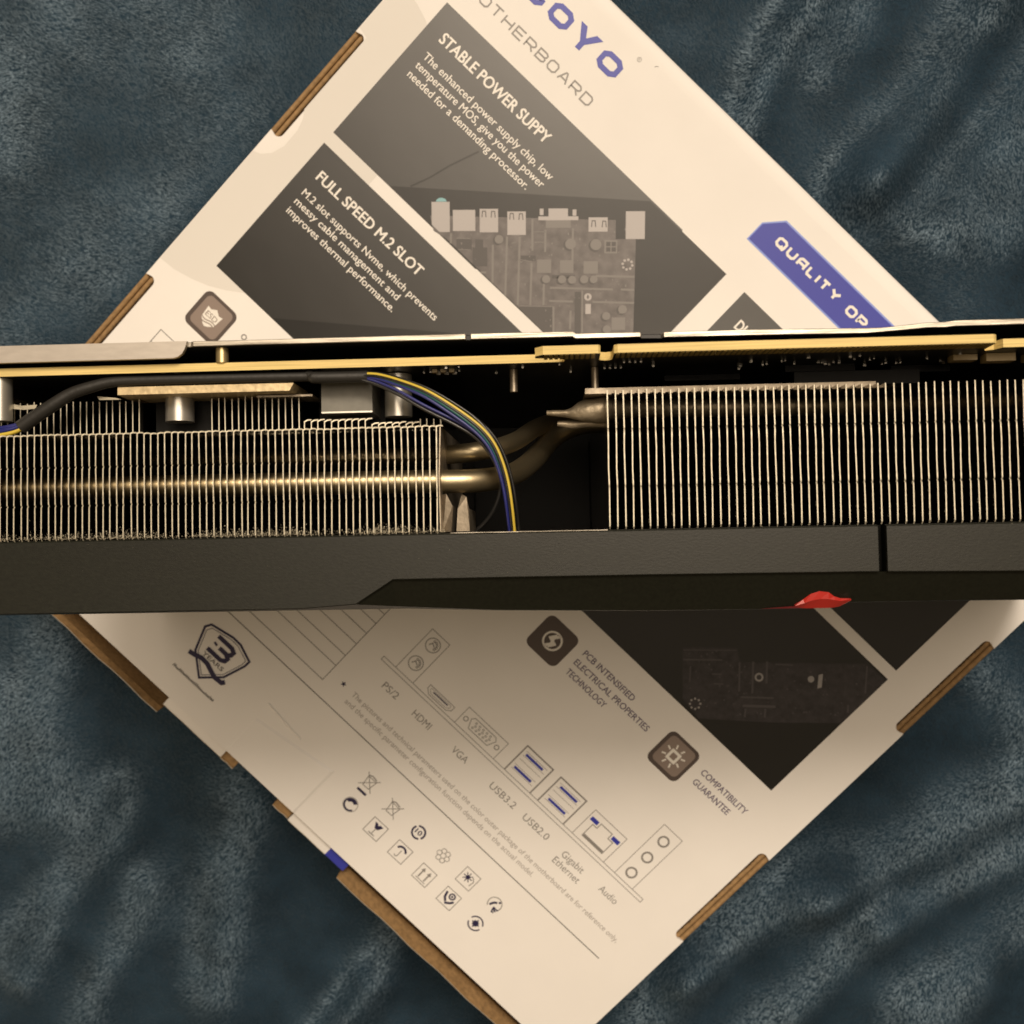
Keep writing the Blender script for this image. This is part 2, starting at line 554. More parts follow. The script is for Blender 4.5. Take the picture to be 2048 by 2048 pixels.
def sample(F):
    fx_ = (px - gx[0]) / _h
    fy_ = (py - gx[0]) / _h
    i0 = fx_.astype(int)
    j0 = fy_.astype(int)
    a_ = fx_ - i0
    b_ = fy_ - j0
    return (F[j0, i0] * (1 - a_) + F[j0, i0 + 1] * a_) * (1 - b_) + (F[j0 + 1, i0] * (1 - a_) + F[j0 + 1, i0 + 1] * a_) * b_


dGy, dGx = np.gradient(GZ, _h)
pz = sample(GZ)
nxs = -sample(dGx)
nys = -sample(dGy)
nrm = np.stack([nxs, nys, np.ones(n_f)], -1)
nrm /= np.linalg.norm(nrm, axis=1)[:, None]
# the nap is brushed one way on the crests and the other way in the hollows
nap = sample(np.clip(fold_field(GX, GY, 1.25) * (0.96 + 0.13 * smooth_noise(GX, GY, 45, 24)) / 5.2, 0, 1.3) * 1.35 - 0.70
             + smooth_noise(GX, GY, 60, 21) * 0.22 + smooth_noise(GX, GY, 9, 22) * 0.06)
ang = math.pi + np.clip(nap, -0.95, 0.95) * math.pi / 2 + rng.normal(0, 0.30, n_f)
lay = 1.12 + 0.13 * np.clip(nap, -0.9, 0.9) + sample(smooth_noise(GX, GY, 26, 23)) * 0.04 + rng.normal(0, 0.055, n_f)
flow = np.stack([np.cos(ang), np.sin(ang), np.zeros(n_f)], -1)
flow -= nrm * (flow * nrm).sum(1)[:, None]
flow /= np.linalg.norm(flow, axis=1)[:, None]
dirv = nrm * np.cos(lay)[:, None] + flow * np.sin(lay)[:, None]
sidev = np.cross(dirv, nrm)
sidev /= np.linalg.norm(sidev, axis=1)[:, None]
ln = rng.uniform(0.9, 1.8, n_f)[:, None]
wd = rng.uniform(0.09, 0.14, n_f)[:, None]
p0 = np.stack([px, py, pz - 0.1], -1)
p1 = p0 + dirv * ln
pv = np.stack([p0 - sidev * wd, p0 + sidev * wd, p1], 1).reshape(-1, 3) * S
pf = np.arange(n_f * 3).reshape(-1, 3)
link('pile', fast_mesh('pile', pv, pf, M['pile'], False), blanket, kind='stuff')

# ------------------------------------------------------------------ the cardboard box
bx = thing('motherboard_box', 'white cardboard motherboard box with dark printed panels lying cornerwise on the blanket', 'box')
bx.rotation_euler = (0, 0, math.radians(-43.512))
BXX, BYY, T = 132.5, 123.7, BOX_H


def notch_poly():
    """outline of the lid with four long round-ended cut-outs along the two side edges"""
    p = [(-BXX, -BYY), (BXX, -BYY)]
    w, r = 3.8, 1.9
    for y0, y1 in ((-67.0, -27.8), (28.6, 67.2)):
        p.append((BXX, y0 + r * 0.3))
        for k in range(7):
            a = math.radians(-90 - 90 * k / 6)
            p.append((BXX - w + r + r * math.cos(a) if k else BXX - w + r, y0 + r + r * math.sin(a)))
        for k in range(7):
            a = math.radians(180 - 90 * k / 6)
            p.append((BXX - w + r + r * math.cos(a), y1 - r + r * math.sin(a)))
        p.append((BXX, y1 - r * 0.3))
    p += [(BXX, 119.0), (-BXX, 119.0)]
    for y0, y1 in ((28.4, 67.2), (-67.0, -28.3)):
        p.append((-BXX, y1 - r * 0.3))
        for k in range(7):
            a = math.radians(90 - 90 * k / 6)
            p.append((-BXX + w - r + r * math.cos(a), y1 - r + r * math.sin(a)))
        for k in range(7):
            a = math.radians(0 - 90 * k / 6)
            p.append((-BXX + w - r + r * math.cos(a), y0 + r + r * math.sin(a)))
        p.append((-BXX, y0 + r * 0.3))
    return p


mb = MB()
outl = notch_poly()
mb.prism(outl, T - 1.5, T, 'z', 0, 0)
# rolled fold along the back edge, a little crushed
cols_ = 60
prof = [(119.0, 0.0), (120.2, -0.04), (121.4, -0.22), (122.5, -0.62), (123.2, -1.15), (123.7, -1.9), (123.8, -3.0), (123.8, -54.9)]
vs_ = []
for i in range(cols_ + 1):
    x = -BXX + 2 * BXX * i / cols_
    dent = 0.42 * math.exp(-((x - 20) / 26.0) ** 2) + 0.25 * math.exp(-((x - 62) / 10.0) ** 2) + 0.06 * math.sin(x * 0.21)
    for k, (y, z) in enumerate(prof):
        q = dent * (0, 0.25, 0.8, 1.0, 0.9, 0.6, 0.3, 0)[k]
        vs_.append((x, y - q * 0.25, T + z - q))
m_ = len(prof)
mb.add(vs_, [(i * m_ + k, (i + 1) * m_ + k, (i + 1) * m_ + k + 1, i * m_ + k + 1) for i in range(cols_) for k in range(m_ - 1)], 0, True)
lid = mb.build('lid', [M['board_white'], M['board_inner']], bx)

# tray below: side walls, bottom, white outside
mb = MB()
mb.box(-BXX + 0.15, -BXX + 3.0, -122.0, 122.5, 0.6, T - 3.4)
mb.box(BXX - 3.0, BXX - 0.15, -122.0, 122.5, 0.6, T - 3.4)
mb.box(-BXX + 3.0, BXX - 3.0, 119.6, 122.4, 0.6, T - 3.4)
mb.box(-BXX + 3.0, BXX - 3.0, -122.0, -119.2, 0.6, T - 3.4)
mb.box(-BXX + 0.2, BXX - 0.2, -122.2, 122.6, 0.0, 0.6)
mb.build('tray', [M['board_white']], bx)
for sx in (-1, 1):
    for y0, y1 in ((-123.5, -67.4), (-27.4, 28.2), (67.6, 123.0)):
        xa, xb = sorted((sx * (BXX - 1.2), sx * (BXX - 0.02)))
        MB().box(xa, xb, y0, y1, T - 3.6, T - 1.52).build('side_fold', [M['board_white']], bx)

# brown doubled board showing in the cut-outs
for sx in (-1, 1):
    for y0, y1 in ((-67.0, -27.9), (28.5, 67.2)):
        mb = MB()
        for xo, rad, zz in ((0.30, 0.85, -1.6), (2.05, 0.80, -1.65)):
            mb.tube([(sx * (BXX - xo), y0 - 1.5, T + zz), (sx * (BXX - xo), (y0 + y1) / 2, T + zz + 0.1), (sx * (BXX - xo), y1 + 1.5, T + zz)], rad, 10, 0, True, 8)
        xa, xb = sorted((sx * (BXX - 3.4), sx * (BXX - 0.3)))
        mb.box(xa, xb, y0 - 1.5, y1 + 1.5, T - 3.5, T - 2.6)
        edge = mb.build('folded_wall', [M['board_inner']], bx)
        # cut flutes along the slot, their shaded hollows painted as near-black blocks
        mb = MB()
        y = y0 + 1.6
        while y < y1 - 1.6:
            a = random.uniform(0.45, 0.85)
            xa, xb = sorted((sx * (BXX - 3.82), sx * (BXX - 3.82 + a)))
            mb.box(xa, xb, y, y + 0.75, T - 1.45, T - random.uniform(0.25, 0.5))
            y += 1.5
        mb.build('flute_edge', [M['kraft_shade']], edge, kind='stuff')


# front wall: flaps of the open tray lean out from under the lid
def flap(name, x0, x1, ya, za, yb, zb, m, lip=None, segs=14, wob=0.25):
    mb = MB()
    vs_ = []
    for i in range(segs + 1):
        x = x0 + (x1 - x0) * i / segs
        w = wob * math.sin(i * 1.7 + x0) * (0 < i < segs)
        vs_ += [(x, ya, T + za), (x, yb + w, T + zb), (x, yb + w - 0.45, T + zb - 0.5), (x, ya - 1.2, T - 52.0)]
    fs = []
    for i in range(segs):
        for k in range(3):
            fs.append((i * 4 + k, i * 4 + k + 1, (i + 1) * 4 + k + 1, (i + 1) * 4 + k))
    for i, fc in enumerate(fs):
        mb.add([], [], 0)
        mb.f.append(list(fc))
        mb.mi.append(1 if (lip and i % 3 == 1) else 0)
        mb.sm.append(False)
    mb.v = vs_
    return mb.build(name, [m, lip or m], bx)


flap('front_flap', 39.8, 131.0, -129.2, -9.0, -131.2, -2.6, M['board_inner'], M['board_white'])
flap('front_flap', -131.0, -40.0, -133.2, -10.5, -133.9, -7.5, M['board_inner'], M['board_white'])
flap('tuck_edge', -39.8, -14.6, -124.9, -3.0, -128.2, -3.2, M['board_white'], None, 6, 0.06)
flap('tuck_edge', 15.2, 31.7, -124.9, -3.0, -128.3, -3.2, M['board_white'], None, 6, 0.06)
flap('tuck_edge', 31.7, 39.7, -124.9, -3.0, -128.4, -3.2, M['ink_blue'], None, 4, 0.03)
flap('lock_tab', -14.6, -9.2, -123.2, -4.5, -129.4, -5.2, M['board_inner'], M['board_white'], 4, 0.2)
flap('lock_tab', 8.4, 15.0, -123.2, -4.5, -129.0, -5.0, M['board_inner'], M['board_white'], 4, 0.2)
mb = MB()
mb.box(-9.4, 8.6, -123.6, -122.4, T - 40, T - 1.55)
mb.build('tuck_tab_wall', [M['board_white']], bx)

# raised tuck tab pressed up under the lid, with a scored ridge
mb = MB()
vs_ = [(-15.2, -123.6, T), (15.0, -123.6, T), (15.0, -104.0, T), (-15.2, -108.8, T),
       (-14.5, -123.6, T + 0.30), (14.2, -123.6, T + 0.36), (14.1, -105.0, T + 0.30), (-14.4, -109.4, T + 0.2)]
mb.add(vs_, [(4, 5, 6, 7), (0, 1, 5, 4), (1, 2, 6, 5), (2, 3, 7, 6), (3, 0, 4, 7)])
mb.add([(-15.6, -103.0, T), (0.2, -104.6, T), (0.0, -103.6, T), (-15.4, -102.2, T), (-15.0, -102.6, T + 0.30), (-0.6, -104.0, T + 0.30)],
       [(0, 1, 5, 4), (2, 3, 4, 5), (1, 2, 5), (3, 0, 4)])
mb.build('tuck_tab', [M['board_white']], lid)

# --- printing ---------------------------------------------------------------
Z1, Z2, Z3, Z4 = T + 0.03, T + 0.06, T + 0.09, T + 0.12

mb = MB()      # faint swoosh behind the left column
arc1 = [(-132.3, -22.4), (-127, -22.0), (-121, -20.4), (-116, -18.5), (-111, -15.7), (-107.0, -12.9), (-100, -8)]
arc2 = [(-100, 70), (-112, 79.5), (-119.5, 82.9), (-124, 84.4), (-128.9, 85.4)]
lobe = [(-128.9, 67.4), (-128.95, 40.0), (-127.4, 37.6), (-126.4, 34), (-126.3, 28), (-127.7, 24), (-130, 21.5), (-132.3, 20.6)]
mb.flat(arc1 + arc2 + [(-132.3, 85.8), (-132.3, 68.2)] + lobe, T + 0.015)
mb.build('printed_swoosh', [M['ink_swoosh']], lid)

for x0, x1, y0, y1 in ((-118.1, -4.5, 40.9, 90.7), (3.0, 116.6, 41.5, 90.6), (-118.1, -4.5, -12.3, 36.9), (3.0, 116.8, -11.8, 37.9)):
    mb = MB()
    if (x0, y0) == (-118.1, 40.9):
        mb.flat([(x0, y0), (-60, y0), (-59, y0 + 0.45), (x1, y0 + 0.4), (x1, y1), (-22.5, y1 - 0.1), (-23, y1 + 0.3), (x0, y1)], Z1)
    else:
        mb.flat(rect(x0, x1, y0, y1), Z1)
    mb.build('printed_panel', [M['ink_panel']], lid)

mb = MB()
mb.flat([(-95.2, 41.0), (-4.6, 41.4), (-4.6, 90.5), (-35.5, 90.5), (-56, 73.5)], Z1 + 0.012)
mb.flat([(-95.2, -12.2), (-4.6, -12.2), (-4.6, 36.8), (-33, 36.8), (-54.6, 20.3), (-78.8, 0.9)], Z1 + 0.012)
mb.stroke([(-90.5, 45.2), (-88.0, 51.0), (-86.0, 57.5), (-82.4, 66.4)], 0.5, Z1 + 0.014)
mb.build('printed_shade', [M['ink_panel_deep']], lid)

letters('heading_lettering', M['ink_white'], 'STABLE POWER SUPPY', -112.6, 81.1, 43.0, 3.25, Z4, 0.028)
letters('heading_lettering', M['ink_white'], 'FULL SPEED M.2 SLOT', -113.0, 27.4, 42.0, 3.1, Z4, 0.028)
letters('heading_lettering', M['ink_white'], 'DU', 8.0, 81.1, 4.6, 3.1, Z4, 0.028)
for s_, w_, b_ in (('The enhanced power supply chip, low', 51.6, 74.5), ('temperature MOS, give you the power', 51.2, 71.15), ('needed for a demanding processor.', 48.2, 67.7)):
    letters('body_lettering', M['ink_white'], s_, -112.9, b_, w_, 2.25, Z4, 0.012)
for s_, w_, b_ in (('M.2 slot supports Nvme, which prevents', 54.8, 21.2), ('messy cable management and', 42.3, 17.8), ('improves thermal performance.', 43.6, 14.2)):
    letters('body_lettering', M['ink_white'], s_, -113.2, b_, w_, 2.15, Z4, 0.012)

# brand line
mb = MB()
techno(mb, 'S', -104.6, 107.3, 7.6, 5.9, 1.5, Z2)
techno(mb, 'O', -94.7, 107.3, 7.6, 5.9, 1.6, Z2)
mb.flat([(-85.6, 113.4), (-83.2, 113.4), (-81.25, 110.7), (-79.3, 113.4), (-76.9, 113.4), (-80.4, 109.0), (-80.4, 106.9), (-82.1, 106.9), (-82.1, 109.0)][::-1], Z2)
techno(mb, 'O', -75.1, 107.3, 7.7, 5.9, 1.6, Z2)
mb.build('brand_lettering', [M['ink_blue']], lid)
mb = MB()
xx = -116.4
for ch in 'MOTHERBOARD':
    techno(mb, ch, xx, 97.0, 3.6, 3.25, 0.48, Z2)
    xx += 4.52
mb.stroke(ring(-65.8, 116.9, 0.62, 18), 0.16, Z2, True)
put_text(mb, 'R', -66.05, 116.6, 0.5, 0.6, Z2)
mb.stroke([(-61.1, 118.4), (-60.8, 118.9), (-60.3, 119.2)], 0.18, Z2)
mb.build('brand_subtitle', [M['ink_grey']], lid)

# blue ribbon
mb = MB()
mb.flat([(-7.4, 101.9), (116.0, 101.9), (116.0, 113.5), (-2.6, 113.5), (-7.4, 108.3)], Z1)
mb.build('printed_ribbon_border', [M['ink_blue_pale']], lid)
mb = MB()
mb.flat([(-7.0, 102.4), (115.5, 102.4), (115.5, 113.0), (-2.4, 113.0), (-7.0, 108.1)], Z2)
rib = mb.build('printed_ribbon', [M['ink_blue']], lid)
mb = MB()
xx = -0.8
for ch, w_ in (('Q', 3.7), ('U', 3.4), ('a', 3.3), ('L', 2.9), ('I', 0.9), ('T', 3.2), ('Y', 3.6), (' ', 2.0), ('O', 3.6), ('P', 3.4)):
    if ch == 'Y':
        techno(mb, 'Y', xx, 106.3, 3.7, 3.1, 0.85, Z3)
    elif ch != ' ':
        techno(mb, ch, xx, 106.3, w_, 3.1, 0.8, Z3)
    xx += w_ + 0.72
mb.build('ribbon_lettering', [M['ink_white']], lid)

# badges ------------------------------------------------------------------
for bxc, byc, kind_ in ((-109.0, -25.1, 0), (35.2, -25.0, 1), (87.6, -25.2, 2)):
    mb = MB()
    mb.flat(rrect(bxc - 6.3, bxc + 6.3, byc - 6.3, byc + 6.3, 2.2), Z1, 0)
    mb.flat(rrect(bxc - 5.0, bxc + 5.2, byc - 5.0, byc + 5.3, 1.6), Z2, 1)
    if kind_ == 1:
        mb.mi[-1] = 0
    badge = mb.build('printed_badge', [M['ink_badge_rim'], M['ink_badge']], lid)
    mb = MB()
    if kind_ == 0:
        sh = [(-2.9, 2.3), (-1.6, 2.0), (0, 3.1), (1.6, 2.0), (2.9, 2.3), (2.5, -1.5), (0.9, -2.9), (0, -3.3), (-0.9, -2.9), (-2.5, -1.5)]
        mb.flat([(bxc + x, byc + y) for x, y in sh][::-1], Z3, 0)
        for yy in (-1.15, -1.95):
            mb.stroke([(bxc + x, byc + yy + 0.35 * math.sin(x * 1.15)) for x in np.linspace(-2.6, 2.6, 12)], 0.32, Z4, False, 1)
        put_text(mb, 'ESD', bxc - 2.1, byc - 0.4, 4.2, 1.6, Z4, 0.0, 1)
    elif kind_ == 1:
        mb.stroke(ring(bxc, byc, 2.9, 28), 0.62, Z3, True, 0)
        mb.stroke([(bxc + 0.9, byc + 2.6), (bxc - 0.9, byc + 0.3), (bxc + 0.9, byc - 0.3), (bxc - 0.9, byc - 2.6)], 0.95, Z3, False, 0)
        mb.flat([(bxc - 0.2, byc + 2.7), (bxc - 1.9, byc + 0.2), (bxc + 0.4, byc + 0.2)], Z4, 0)
        mb.flat([(bxc + 0.2, byc - 2.7), (bxc + 1.9, byc - 0.2), (bxc - 0.4, byc - 0.2)], Z4, 0)
    else:
        mb.flat(rrect(bxc - 1.9, bxc + 1.9, byc - 1.9, byc + 1.9, 0.3), Z3, 0)
        mb.flat(rrect(bxc - 1.0, bxc + 1.0, byc - 1.0, byc + 1.0, 0.2), Z4, 1)
        for k in range(8):
            a = math.radians(45 * k + 22)
            mb.stroke([(bxc + 2.5 * math.cos(a), byc + 2.5 * math.sin(a)), (bxc + 3.9 * math.cos(a), byc + 3.9 * math.sin(a))], 0.55, Z3, False, 0)
    mb.build('badge_symbol', [M['ink_white'], M['ink_badge']], lid)
for s_, x_, b_, w_ in (('PCB INTENSIFIED', 44.8, -21.7, 21.3), ('ELECTRICAL PROPERTIES', 44.7, -25.6, 31.3), ('TECHNOLOGY', 44.9, -29.5, 16.3),
                       ('COMPATIBILITY', 97.3, -23.3, 19.1), ('GUARANTEE', 97.6, -27.2, 15.0)):
    letters('badge_lettering', M['ink_violet'], s_, x_, b_, w_, 2.0, Z2, 0.012)

# table, rules, small print ------------------------------------------------
mb = MB()
mb.stroke([(-118, -38.4), (-8.1, -38.4), (-8.1, -84.6), (-118, -84.6)], 0.22, Z2, True)
for yy in (-43.2, -47.4, -51.6, -55.5, -59.5, -63.9, -68.6, -73.8, -78.3):
    mb.stroke([(-118, yy), (-8.1, yy)], 0.2, Z2 + 0.004)
mb.build('printed_table', [M['ink_dark_grey']], lid)
mb = MB()
mb.stroke([(-118, -89.4), (117.7, -89.6)], 0.3, Z2)
mb.build('printed_rule', [M['ink_dark_grey']], lid)
mb = MB()
st = []
for k in range(10):
    rr_ = 1.0 if k % 2 == 0 else 0.42
    a = math.radians(90 + 36 * k)
    st.append((-2.3 + rr_ * math.cos(a), -81.0 + rr_ * math.sin(a)))
mb.add([(-2.3, -81.0, Z2)] + [(x, y, Z2) for x, y in st], [(0, i + 1, (i + 1) % 10 + 1) for i in range(10)])
mb.build('printed_star', [M['ink_navy']], lid)
letters('small_print', M['ink_grey_pale'], 'The pictures and technical parameters used on the color outer package of the motherboard are for reference only,', 1.9, -82.0, 115.8, 1.75, Z2, 0.008)
letters('small_print', M['ink_grey_pale'], 'and the specific parameter configuration function depends on the actual model.', 1.8, -85.2, 81.6, 1.75, Z2, 0.008)
for s_, x_, w_, b_ in (('PS/2', 6.8, 6.1, -73.2), ('HDMI', 19.7, 7.2, -73.2), ('VGA', 36.6, 6.2, -73.0), ('USB3.2', 53.2, 10.6, -73.1), ('USB2.0', 67.8, 10.6, -73.2),
                       ('Gigabit', 85.0, 8.9, -73.3), ('Ethernet', 84.3, 10.9, -76.7), ('Audio', 101.3, 7.2, -73.2)):
    letters('port_lettering', M['ink_grey'], s_, x_, b_, w_, 2.3, Z2)

# line drawing of the port strip --------------------------------------------
def ink_part(name, m, draw):
    q = MB()
    draw(q)
    return q.build(name, [m], lid)


ink_part('port_strip_outline', M['ink_grey'], lambda q: q.stroke(rect(0.8, 113.7, -66.7, -65.4), 0.22, Z2, True))


def d_ps2(q):
    q.stroke([(5.8, -65.3), (5.8, -48.3), (13.2, -48.3), (13.2, -65.3)], 0.22, Z2)
    for cy in (-52.1, -60.0):
        q.stroke(ring(9.5, cy, 2.35, 24), 0.3, Z2, True)
        for k in range(5):
            a = math.radians(200 + 35 * k) + 2.2
            q.stroke(ring(9.5 + 1.35 * math.cos(a), cy + 1.35 * math.sin(a), 0.33, 8), 0.22, Z2, True)
        q.stroke([(8.4, cy - 0.7), (9.0, cy + 0.5), (10.2, cy - 0.2)], 0.35, Z2)


def d_hdmi(q):
    q.stroke([(17.6, -63.2), (17.6, -61.8), (28.0, -61.8), (28.0, -63.4), (26.5, -64.5), (19.2, -64.5)], 0.22, Z2, True)
    q.stroke([(18.6, -63.0), (18.6, -62.4), (27.0, -62.4), (27.0, -63.2), (26.0, -63.9), (19.6, -63.9)], 0.14, Z2, True)


def d_vga(q):
    q.stroke([(31.2, -65.3), (31.2, -58.5), (48.1, -58.5), (48.1, -65.3)], 0.22, Z2)
    q.stroke([(35.2, -59.8), (44.0, -59.8), (44.9, -60.8), (43.6, -63.7), (35.6, -63.7), (34.3, -60.8)], 0.25, Z2, True)
    for k in range(3):
        for j in range(5):
            q.stroke(ring(36.5 + j * 1.5 + (k % 2) * 0.4, -60.8 - k * 0.95, 0.3, 8), 0.2, Z2, True)
    for cx in (33.0, 46.3):
        q.stroke(ring(cx, -62.0, 0.75, 14), 0.3, Z2, True)


ink_part('port_drawing', M['ink_grey'], d_ps2)
ink_part('port_drawing', M['ink_grey'], d_hdmi)
ink_part('port_drawing', M['ink_grey'], d_vga)
for x0 in (52.9, 67.4):
    def d_usb(q):
        q.stroke([(x0, -65.3), (x0, -54.7), (x0 + 11.1, -54.7), (x0 + 11.1, -65.3)], 0.5, Z2)
        for yy in (-56.2, -57.9, -59.4, -61.6, -63.3):
            q.stroke([(x0 + 1, yy), (x0 + 10, yy)], 0.14, Z2)
    ink_part('port_drawing', M['ink_grey'], d_usb)


def d_eth(q):
    q.stroke([(82.5, -65.3), (82.5, -54.7), (96.2, -54.7), (96.2, -65.3)], 0.22, Z2)
    q.stroke([(85.2, -63.7), (85.2, -58.8), (87.0, -58.8), (87.0, -56.8), (91.8, -56.8), (91.8, -58.8), (93.9, -58.8), (93.9, -63.7)], 0.3, Z2, True)
    q.stroke([(85.4, -63.2), (93.7, -63.2)], 0.9, Z2 + 0.01)


def d_audio(q):
    q.stroke([(101.1, -65.3), (101.1, -42.9), (108.9, -42.9), (108.9, -65.3)], 0.22, Z2)
    for cy in (-47.2, -54.5, -61.6):
        q.stroke(ring(104.9, cy, 1.65, 24), 0.62, Z2, True)


ink_part('port_drawing', M['ink_grey'], d_eth)
ink_part('port_drawing', M['ink_grey'], d_audio)
ink_part('port_tongue', M['ink_navy'], lambda q: q.stroke([(19.8, -62.95), (26.0, -62.95)], 0.4, Z3))
for x0 in (54.5, 69.4):
    for yy in (-57.1, -62.5):
        ink_part('port_tongue', M['ink_blue'], lambda q: q.stroke([(x0, yy), (x0 + 7.2, yy)], 0.85, Z3))
ink_part('port_light', M['ink_blue'], lambda q: q.flat(rect(83.3, 86.3, -58.2, -56.8), Z3))
ink_part('port_light', M['ink_blue'], lambda q: q.flat(rect(92.5, 95.5, -58.3, -56.9), Z3))

# warranty shield -----------------------------------------------------------
mb = MB()
sh = [(-45.4, -96.3), (-37.6, -94.6), (-34.3, -94.7), (-28.7, -96.8), (-28.8, -98.9), (-31.3, -106.3), (-36.9, -112.0), (-43.7, -106.1), (-46.5, -98.2)]
mb.stroke(sh, 0.75, Z2, True)
mb.stroke([(-37.2 + (x + 37.2) * 0.88, -102 + (y + 102) * 0.88) for x, y in sh], 0.22, Z2, True)
mb.stroke([(-41.3, -97.5), (-35.6, -97.5), (-34.2, -98.2), (-34.3, -99.4), (-35.2, -100.2), (-38.6, -100.2)], 1.45, Z3)
mb.stroke([(-35.6, -100.3), (-34.3, -101.0), (-34.5, -102.2), (-35.8, -102.9), (-41.4, -102.9)], 1.45, Z3 + 0.01)
mb.stroke([(-41.0, -99.8), (-39.6, -100.2)], 0.7, Z3)
mb.stroke([(-45.0, -107.8), (-43.0, -107.4), (-40.6, -106.6), (-38.0, -106.7), (-35.8, -107.6), (-33.4, -108.4), (-30.6, -108.2), (-29.9, -107.2)], 1.55, Z4)
mb.build('warranty_shield', [M['ink_navy']], lid)
mb = MB()
put_text(mb, 'YEARS', -41.4, -105.5, 8.4, 1.4, Z3, 0.02)
rs = random.Random(2)
x = -45.8
while x < -28.9:
    h_ = rs.uniform(0.5, 1.1)
    mb.stroke([(x, -115.0), (x + 0.25, -115.0 + h_), (x + 0.55, -115.0 + h_ * 0.3)], 0.28, Z2)
    x += 0.62
mb.build('shield_lettering', [M['ink_dark_grey']], lid)

# handling symbols ----------------------------------------------------------
SYM = [M['ink_grey'], M['ink_navy']]


def symbol(draw):
    q = MB()
    draw(q)
    return q.build('handling_symbol', SYM, lid)


for cx, cy, bar in ((25.4, -98.9, 1), (36.6, -100.0, 0)):
    def d_bin(q):
        q.stroke([(cx - 1.7, cy + 1.5), (cx + 1.7, cy + 1.5), (cx + 1.2, cy - 1.9), (cx - 1.2, cy - 1.9)], 0.28, Z2, True)
        q.stroke([(cx - 2.6, cy + 2.6), (cx + 2.6, cy - 2.6)], 0.26, Z2 + 0.004)
        q.stroke([(cx - 2.6, cy - 2.6), (cx + 2.6, cy + 2.6)], 0.26, Z2 + 0.008)
        q.stroke([(cx - 1.9, cy + 1.7), (cx - 0.6, cy + 2.3), (cx + 1.3, cy + 2.0)], 0.4, Z2 + 0.012)
        if bar:
            q.stroke([(23.7, -102.85), (27.4, -102.85)], 0.85, Z2, False, 1)
    symbol(d_bin)


def d_dot(q):
    q.stroke(ring(25.9, -108.6, 2.45, 28), 0.2, Z2, True)
    q.stroke(ring(25.9, -108.6, 2.0, 20, 100, 330), 0.55, Z3, False, 1)
    q.stroke(ring(25.9, -108.5, 1.55, 12, 40, 170), 1.25, Z3 + 0.01, False, 1)


def d_ten(q):
    q.stroke(ring(47.8, -99.9, 2.15, 26, 150, 310), 0.62, Z2, False, 1)
    q.stroke(ring(47.8, -99.9, 2.15, 26, -30, 130), 0.62, Z2, False, 1)
    put_text(q, '10', 46.7, -100.6, 2.2, 1.6, Z2, 0.03, 1)


def d_glass(q):
    q.stroke(rect(34.3, 40.15, -111.8, -105.95), 0.26, Z2, True)
    q.stroke([(37.2, -108.9), (37.2, -110.9)], 0.3, Z2)
    q.stroke([(36.0, -111.0), (38.4, -111.0)], 0.35, Z3)
    q.flat([(36.7, -108.8), (37.9, -108.8), (38.9, -106.9), (37.6, -106.9), (37.2, -107.5), (36.6, -106.9), (35.6, -106.9)], Z3, 1)


def d_umbrella(q):
    q.stroke(rect(45.1, 50.95, -111.8, -105.95), 0.26, Z2, True)
    q.stroke([(48.1, -108.2), (48.1, -110.6), (47.6, -111.0), (47.0, -110.6)], 0.3, Z2)
    q.stroke(ring(48.0, -108.8, 1.75, 12, 20, 160), 0.7, Z3, False, 1)


def d_up(q):
    q.stroke(rect(55.9, 61.75, -112.0, -106.15), 0.26, Z2, True)
    for x_ in (57.6, 60.0):
        q.stroke([(x_, -110.8), (x_, -108.2)], 0.5, Z2)
        q.flat([(x_ - 0.8, -108.3), (x_ + 0.8, -108.3), (x_, -107.0)], Z3)
    q.stroke([(56.9, -111.2), (60.9, -111.2)], 0.25, Z2)


def d_sun(q):
    q.stroke(rect(66.7, 72.55, -102.9, -97.05), 0.26, Z2, True)
    for k in range(8):
        a = math.radians(45 * k)
        q.stroke([(69.2 + 0.6 * math.cos(a), -99.6 + 0.6 * math.sin(a)), (69.2 + 1.7 * math.cos(a), -99.6 + 1.7 * math.sin(a))], 0.3, Z3, False, 1)
    q.flat(ring(69.2, -99.6, 0.75, 12), Z3 + 0.01, 1)
    q.stroke([(70.6, -98.6), (71.7, -99.6), (71.4, -101.6)], 0.3, Z3)


def d_hands(q):
    q.stroke(rect(66.8, 72.65, -112.1, -106.25), 0.26, Z2, True)
    q.stroke([(67.8, -107.6), (68.4, -109.6), (69.5, -110.6)], 0.75, Z3, False, 1)
    q.stroke([(69.6, -111.2), (71.0, -110.2), (71.8, -109.0)], 0.75, Z3, False, 1)
    q.stroke(ring(70.2, -108.0, 0.95, 14), 0.5, Z3, True, 1)
    q.flat(ring(70.2, -108.0, 0.4, 8), Z3, 1)


def d_loop(q):
    for k in range(6):
        a = math.radians(60 * k)
        q.stroke(ring(58.7 + 1.6 * math.cos(a), -100.0 + 1.6 * math.sin(a), 0.82, 12), 0.24, Z2 + 0.003 * k, True)


def d_tidy(q):
    q.stroke(ring(81.5, -100.1, 2.35, 28, -20, 230), 0.3, Z2)
    q.stroke([(80.3, -101.3), (80.9, -99.9), (81.8, -99.2)], 0.7, Z3, False, 1)
    q.flat(ring(82.4, -98.6, 0.42, 10), Z3, 1)
    for k in range(3):
        q.stroke([(81.9, -101.0), (82.4 + 0.5 * k, -102.6 + 0.7 * k), (83.2 + 0.3 * k, -102.5 + 0.8 * k)], 0.45, Z3 + 0.004 * k, False, 1)


